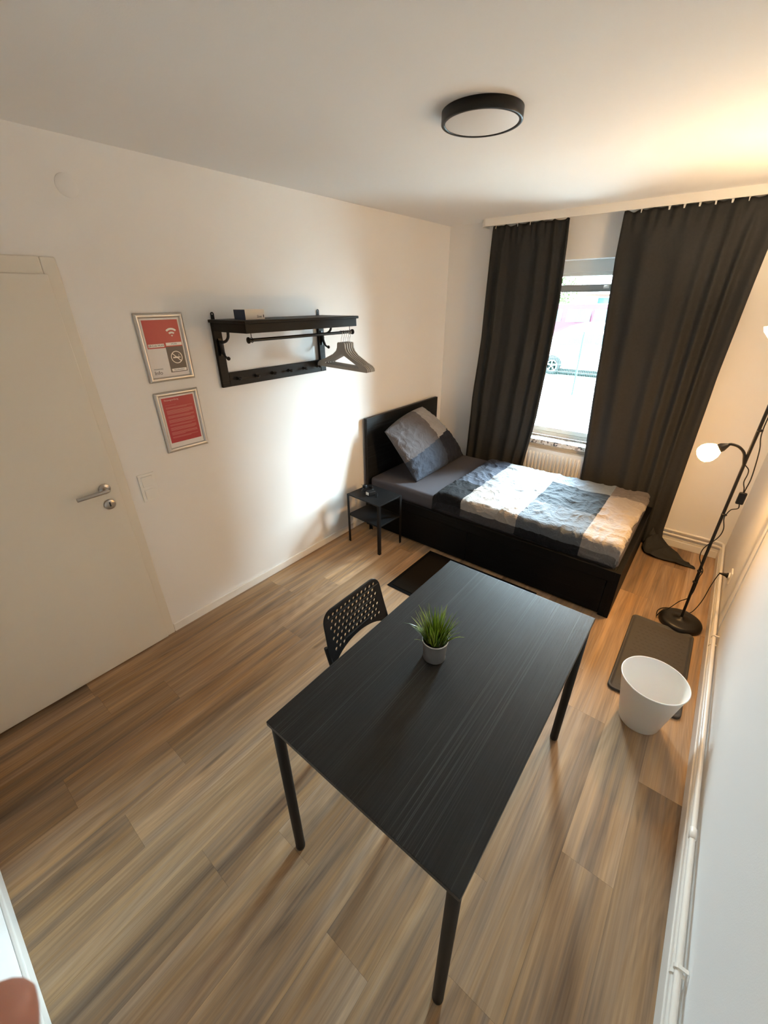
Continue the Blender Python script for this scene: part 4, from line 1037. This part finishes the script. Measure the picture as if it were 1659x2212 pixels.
# fence
fn = thing('fence', 'green wire mesh fence with slim posts in front of the white car', 'fence', (-1.24, 9.96, GZ))
for x in (-3.74, -1.24, 1.26):
    b = MB(); b.box((x-0.02, 9.94, GZ), (x+0.02, 9.98, 0.985)); b.box((x-0.026, 9.934, 0.985), (x+0.026, 9.986, 1.0)); b.box((x-0.03, 9.925, 0.30), (x+0.03, 9.94, 0.62)); b.build('post', TEAL, fn)
for x0 in (-3.74, -1.24):
    b = MB(); t = 0.0028
    for k in range(49): x = x0+0.05+k*0.05; b.box((x-t, 9.94, GZ+0.05), (x+t, 9.946, 0.95))
    for k in range(9):
        z = GZ+0.06+k*0.2; b.box((x0+0.03, 9.934, z-0.003), (x0+2.47, 9.940, z+0.003)); b.box((x0+0.03, 9.946, z-0.003), (x0+2.47, 9.952, z+0.003))
    b.build('mesh_panel', TEAL, fn)

def vehicle(name, label, cat, paint, xf, y, L, wid, low, roofpts, wins, axles, wr, sgn=1):
    """roofpts: side outline (x from the front, z above ground); wins: side window outlines"""
    root = thing(name, label, cat, (xf+L/2, y+wid/2, GZ))
    zmax = max(p[1] for p in roofpts); belt = low
    def width_at(z): return wid/2*(1-0.20*sstep(belt, zmax*1.05, z)) if z > belt else wid/2*(1-0.06*sstep(belt*0.55, 0.15, z))
    out = roofpts
    vs, fs = curve_shape([out], 0.002)
    b = MB(); n = len(out); yc = y+wid/2
    secs = 7; P = []
    for s in range(secs):
        f = -1+2*s/(secs-1)
        bulge = (1-abs(f)**4)
        for (x, z) in out:
            P.append((xf+x+(0.06*(1-bulge) if x < L/2 else -0.06*(1-bulge)), yc+f*width_at(z), GZ+z-0.02*(1-bulge)*(z > belt)))
    b.add(P, [(s*n+k, s*n+(k+1) % n, (s+1)*n+(k+1) % n, (s+1)*n+k) for s in range(secs-1) for k in range(n)], 0, True)
    b.add(P[:n], [tuple(range(n))[::-1]]); b.add(P[-n:], [tuple(range(n))])
    b.build('body', paint, root)
    for poly in wins:
        for s in (-1, 1):
            b = MB(); q = [(xf+x, yc+s*(width_at(z)+0.006), GZ+z) for x, z in poly]; q2 = [(a, c-s*0.012, d) for a, c, d in q]; m = len(q)
            b.add(q+q2, [tuple(range(m)), tuple(range(2*m-1, m-1, -1))]+[(i, (i+1) % m, m+(i+1) % m, m+i) for i in range(m)]); b.build('side_window', CGL, root)
    for ax in axles:
        for s in (-1, 1):
            c = (xf+ax, yc+s*(wid/2-0.10), GZ+wr)
            b = MB(); b.lathe([(wr*0.62, -0.10), (wr*0.96, -0.10), (wr, -0.07), (wr, 0.07), (wr*0.96, 0.105), (wr*0.62, 0.105), (wr*0.60, 0.06)], c, 36, axis=(0, s, 0)); wl = b.build('wheel', TYRE, root)
            b = MB(); b.lathe([(wr*0.56, 0.095), (wr*0.64, 0.108), (wr*0.66, 0.095)], c, 36, axis=(0, s, 0)); b.cyl((c[0], c[1]+s*0.07, c[2]), (c[0], c[1]+s*0.112, c[2]), 0.05, 16)
            for k in range(5):
                a = 2*pi*k/5+0.3
                for d in (-0.10, 0.10):
                    b.tube([(c[0]+0.04*cos(a), c[1]+s*0.10, c[2]+0.04*sin(a)), (c[0]+wr*0.60*cos(a+d), c[1]+s*0.10, c[2]+wr*0.60*sin(a+d))], 0.014, 6)
            b.build('rim', RIM, wl)
            if s == -1:                              # dark arch
                b = MB(); b.add([(c[0]+wr*1.18*cos(t), yc-wid/2-0.004, c[2]+wr*1.18*sin(t)) for t in [pi*i/20 for i in range(21)]]+[(c[0]+wr*0.9*cos(t), yc-wid/2-0.004, c[2]+wr*0.9*sin(t)) for t in [pi*i/20 for i in range(21)]], [(i, i+1, 22+i, 21+i) for i in range(20)]); b.build('wheel_arch', TYRE, root)
    b = MB(); b.box((xf+0.35, y+0.12, GZ+0.06), (xf+L-0.35, y+wid-0.12, GZ+0.24)); b.build('underbody', TYRE, root)
    return root
hatch = [(0.02, 0.25), (0.0, 0.55), (0.06, 0.78), (0.55, 0.96), (0.85, 1.03), (1.35, 1.42), (1.75, 1.55), (2.4, 1.585), (3.2, 1.56), (3.75, 1.46), (4.05, 1.05), (4.12, 0.70), (4.08, 0.25)]
vehicle('parked_car', 'white car with alloy wheels parked just behind the green fence', 'car', CARW, -3.95, 13.55, 4.12, 1.8, 0.98, hatch,
        [[(0.86, 1.07), (1.36, 1.37), (1.62, 1.47), (2.12, 1.49), (2.12, 1.12)], [(2.22, 1.12), (2.22, 1.49), (2.9, 1.48), (2.96, 1.13)], [(3.04, 1.13), (3.0, 1.47), (3.4, 1.42), (3.62, 1.15)]], (0.82, 3.36), 0.325)
est = [(0.02, 0.25), (0.0, 0.6), (0.1, 0.85), (0.6, 1.05), (1.05, 1.15), (1.7, 1.58), (2.2, 1.70), (3.2, 1.72), (4.1, 1.66), (4.4, 1.2), (4.45, 0.7), (4.4, 0.25)]
vehicle('parked_car', 'silver car parked between the white car and the red van', 'car', CARS, -5.45, 16.9, 4.45, 1.8, 1.1, est,
        [[(1.15, 1.24), (1.75, 1.56), (2.0, 1.62), (2.55, 1.64), (2.55, 1.30)], [(2.65, 1.30), (2.65, 1.64), (3.4, 1.63), (3.45, 1.31)]], (0.9, 3.6), 0.33)
van = [(0.02, 0.3), (0.0, 0.8), (0.1, 1.15), (0.75, 1.40), (1.45, 2.25), (1.8, 2.42), (5.0, 2.44), (5.15, 2.3), (5.2, 0.9), (5.15, 0.3)]
vehicle('parked_van', 'red van parked behind the silver car', 'van', VANR, -7.6, 20.9, 5.2, 1.95, 1.35, van,
        [[(1.0, 1.58), (1.5, 2.14), (2.25, 2.18), (2.25, 1.58)], [(2.50, 1.58), (2.50, 2.18), (3.7, 2.18), (3.7, 1.58)], [(3.85, 1.58), (3.85, 2.18), (4.9, 2.18), (4.9, 1.58)]], (0.95, 4.1), 0.34)
# tree
LEAF = mat('leaf_green', (0.045, 0.085, 0.010), 0.6, vary=0.3, vscale=3); BARK = mat('bark', (0.10, 0.07, 0.05), 0.9)
t = thing('tree', 'bushy bright green tree behind the red van', 'tree', (-8.0, 27, GZ))
b = MB(); b.tube([(-8.0, 27, GZ), (-7.95, 27, 0.6), (-8.05, 27.1, 2.0)], [0.16, 0.12, 0.08], 12); b.build('trunk', BARK, t)
rnd = random.Random(2); b = MB()
for k in range(1500):
    u = Vector((rnd.gauss(0, 1), rnd.gauss(0, 1), rnd.gauss(0, 1))).normalized()*rnd.uniform(0.55, 1.0)
    c = Vector((-7.9+u.x*1.55, 27+u.y*1.4, 2.25+u.z*1.25)); s = rnd.uniform(0.07, 0.15)
    a = Vector((rnd.uniform(-1, 1), rnd.uniform(-1, 1), rnd.uniform(-1, 1))).normalized(); q = a.orthogonal().normalized()
    b.quad(c-a*s, c+q*s*0.5, c+a*s, c-q*s*0.5)
b.build('foliage', LEAF, t)
# house
HB = mat('house_brown', (0.16, 0.10, 0.08), 0.8); HR = mat('pale_roof_tiles', (0.45, 0.44, 0.43), 0.8, bump=0.6, bscale=6, vary=0.4, vscale=5)
hs = thing('house', 'brown house with a pale tiled roof far behind the vehicles', 'house', (-2.5, 33, GZ))
b = MB(); b.box((-7.0, 31, GZ), (4, 37, 2.2)); b.build('house_wall', HB, hs)
b = MB(); vs = [(-7.5, 30.5, 2.15), (4.5, 30.5, 2.15), (4.5, 34, 5.4), (-7.5, 34, 5.4), (4.5, 37.5, 2.15), (-7.5, 37.5, 2.15)]; b.add(vs, [(0, 1, 2, 3), (3, 2, 4, 5), (0, 3, 5), (1, 4, 2)]); o = b.build('roof', HR, hs)
b = MB(); b.box((-6.2, 30.95, 1.2), (-5.2, 31.02, 2.0)); fr = b.build('house_window', WINF, hs)
b = MB(); b.box((-6.12, 30.94, 1.28), (-5.28, 30.95, 1.92)); b.build('pane', CGL, fr)

# added house-shaped blocker, out of view, keeps daylight off the left wall
BLOCKM = mat('dark_blocker', (0.075, 0.045, 0.035), 0.85, bump=0.4, bscale=20, vary=0.25, vscale=9)
b = MB(); b.box((3.1, 8, GZ), (6.3, 15, 6.0)); b.add([(2.8, 7.6, 6.0), (6.6, 7.6, 6.0), (6.6, 15.4, 6.0), (2.8, 15.4, 6.0), (2.8, 11.5, 8.4), (6.6, 11.5, 8.4)], [(0, 1, 5, 4), (2, 3, 4, 5), (0, 4, 3), (1, 2, 5), (3, 2, 1, 0)]); struct(b.build('added_light_blocker', BLOCKM))

# ================================================================== CAMERA
C = Vector((2.2482, -3.7710, 1.8418)); yaw, pitch, roll, FPX = 0.675901, -0.479363, -0.006831, 878.894
fw = Vector((-sin(yaw)*cos(pitch), cos(yaw)*cos(pitch), sin(pitch))); rt = Vector((cos(yaw), sin(yaw), 0)); up = rt.cross(fw)
r2 = rt*cos(roll)+up*sin(roll); u2 = -rt*sin(roll)+up*cos(roll)
cd = bpy.data.cameras.new('camera'); cam = bpy.data.objects.new('camera', cd); COL.objects.link(cam)
M3 = Matrix((r2, u2, -fw)).transposed(); cam.matrix_world = Matrix.Translation(C) @ M3.to_4x4()
cd.sensor_fit = 'HORIZONTAL'; cd.sensor_width = 36; cd.lens = FPX/1659*36; cd.clip_start = 0.01; cd.clip_end = 200
cd.dof.use_dof = True; cd.dof.focus_distance = 2.6; cd.dof.aperture_fstop = 22
S.camera = cam

# photographer's hand, one fingertip before the lens
def hand():
    B = Matrix.Translation(C) @ M3.to_4x4()
    J = {}; edges = []
    def v(n, p, r): J[n] = (Vector(p), r)
    v('w', (-0.030, -0.262, -0.010), 0.029); v('fa', (0.010, -0.40, 0.085), 0.036); v('fb', (0.045, -0.50, 0.16), 0.042)
    v('p', (-0.052, -0.222, -0.032), 0.030); v('q', (-0.064, -0.198, -0.045), 0.026)
    edges += [('w', 'fa'), ('fa', 'fb'), ('w', 'p'), ('p', 'q')]
    def finger(k, pts, rs, root='q'):
        last = root
        for i, (p, r) in enumerate(zip(pts, rs)):
            n = k+str(i); v(n, p, r); edges.append((last, n)); last = n
    R = [0.0115, 0.0098, 0.0090, 0.0082, 0.0062]
    finger('i', [(-0.083, -0.180, -0.062), (-0.086, -0.148, -0.078), (-0.082, -0.123, -0.083), (-0.0795, -0.106, -0.083), (-0.0790, -0.0985, -0.083)], R)
    finger('m', [(-0.066, -0.176, -0.066), (-0.060, -0.150, -0.091), (-0.045, -0.146, -0.095), (-0.034, -0.152, -0.088), (-0.030, -0.156, -0.084)], R)
    finger('r', [(-0.046, -0.182, -0.066), (-0.040, -0.160, -0.089), (-0.027, -0.157, -0.092), (-0.016, -0.163, -0.085), (-0.013, -0.167, -0.081)], [r*0.95 for r in R])
    finger('l', [(-0.028, -0.192, -0.060), (-0.022, -0.175, -0.077), (-0.012, -0.173, -0.080), (-0.004, -0.178, -0.074), (-0.001, -0.181, -0.071)], [r*0.82 for r in R])
    finger('t', [(-0.078, -0.222, -0.022), (-0.096, -0.196, -0.018), (-0.103, -0.172, -0.026), (-0.105, -0.156, -0.034), (-0.105, -0.149, -0.038)], [0.0150, 0.0120, 0.0105, 0.0095, 0.0070], 'p')
    ks = list(J); me = bpy.data.meshes.new('person')
    base = B @ J['w'][0]
    me.from_pydata([tuple((B @ J[k][0])-base) for k in ks], [(ks.index(a), ks.index(c)) for a, c in edges], [])
    o = bpy.data.objects.new('person', me); COL.objects.link(o); o.location = base
    sk = o.modifiers.new('skin', 'SKIN'); 
    lay = me.skin_vertices[0] if me.skin_vertices else None
    for i, k in enumerate(ks): lay.data[i].radius = (J[k][1], J[k][1])
    lay.data[0].use_root = True
    sk.branch_smoothing = 0.6; sk.use_smooth_shade = True
    sb = o.modifiers.new('sub', 'SUBSURF'); sb.levels = 2; sb.render_levels = 2
    bpy.context.view_layer.update()
    m2 = bpy.data.meshes.new_from_object(o.evaluated_get(bpy.context.evaluated_depsgraph_get()))
    o.modifiers.clear(); o.data = m2; m2.name = 'person'; m2.materials.clear(); m2.materials.append(SKIN)
    for p in m2.polygons: p.use_smooth = True
    tag(o, 'out-of-focus pink fingertip of a hand before the white wall at lower left', 'person')
    return o
def add_hand():
    me_ok = True
    try:
        hand()
    except Exception as ex:
        print('HAND FAILED', ex)
add_hand()

# ================================================================== LIGHT
wd = bpy.data.worlds.new('sky'); S.world = wd; wd.use_nodes = True
WN, WL = wd.node_tree.nodes, wd.node_tree.links; bg = WN['Background']
tcw = WN.new('ShaderNodeTexCoord'); dt = WN.new('ShaderNodeVectorMath'); dt.operation = 'DOT_PRODUCT'; dt.inputs[1].default_value = Vector((0.22, 0.76, 0.60)).normalized()
WL.new(tcw.outputs['Generated'], dt.inputs[0])
mxw = WN.new('ShaderNodeMath'); mxw.operation = 'MAXIMUM'; mxw.inputs[1].default_value = 0; WL.new(dt.outputs['Value'], mxw.inputs[0])
pw = WN.new('ShaderNodeMath'); pw.operation = 'POWER'; pw.inputs[1].default_value = 3.2; WL.new(mxw.outputs[0], pw.inputs[0])
ma = WN.new('ShaderNodeMath'); ma.operation = 'MULTIPLY_ADD'; ma.inputs[1].default_value = SKY; ma.inputs[2].default_value = SKYB; WL.new(pw.outputs[0], ma.inputs[0])
bg.inputs['Color'].default_value = (0.69, 0.88, 1.0, 1); WL.new(ma.outputs[0], bg.inputs['Strength'])
pd = bpy.data.lights.new('window_portal', 'AREA'); pd.shape = 'RECTANGLE'; pd.size = WX1-WX0; pd.size_y = WZ1-WZ0; pd.cycles.is_portal = True
po = bpy.data.objects.new('window_portal', pd); COL.objects.link(po); po.location = ((WX0+WX1)/2, WD+0.01, (WZ0+WZ1)/2); po.rotation_euler = (-pi/2, 0, 0)
S.view_settings.view_transform = 'Standard'; S.view_settings.look = 'None'; S.view_settings.gamma = 1; S.view_settings.use_curve_mapping = False
S.view_settings.exposure = EXPO
cy = S.cycles
cy.max_bounces = 14; cy.diffuse_bounces = 8; cy.glossy_bounces = 6; cy.transmission_bounces = 6; cy.transparent_max_bounces = 8
cy.sample_clamp_indirect = 12; cy.caustics_reflective = False; cy.caustics_refractive = False
cy.use_denoising = True
try: cy.denoiser = 'OPENIMAGEDENOISE'
except Exception: pass
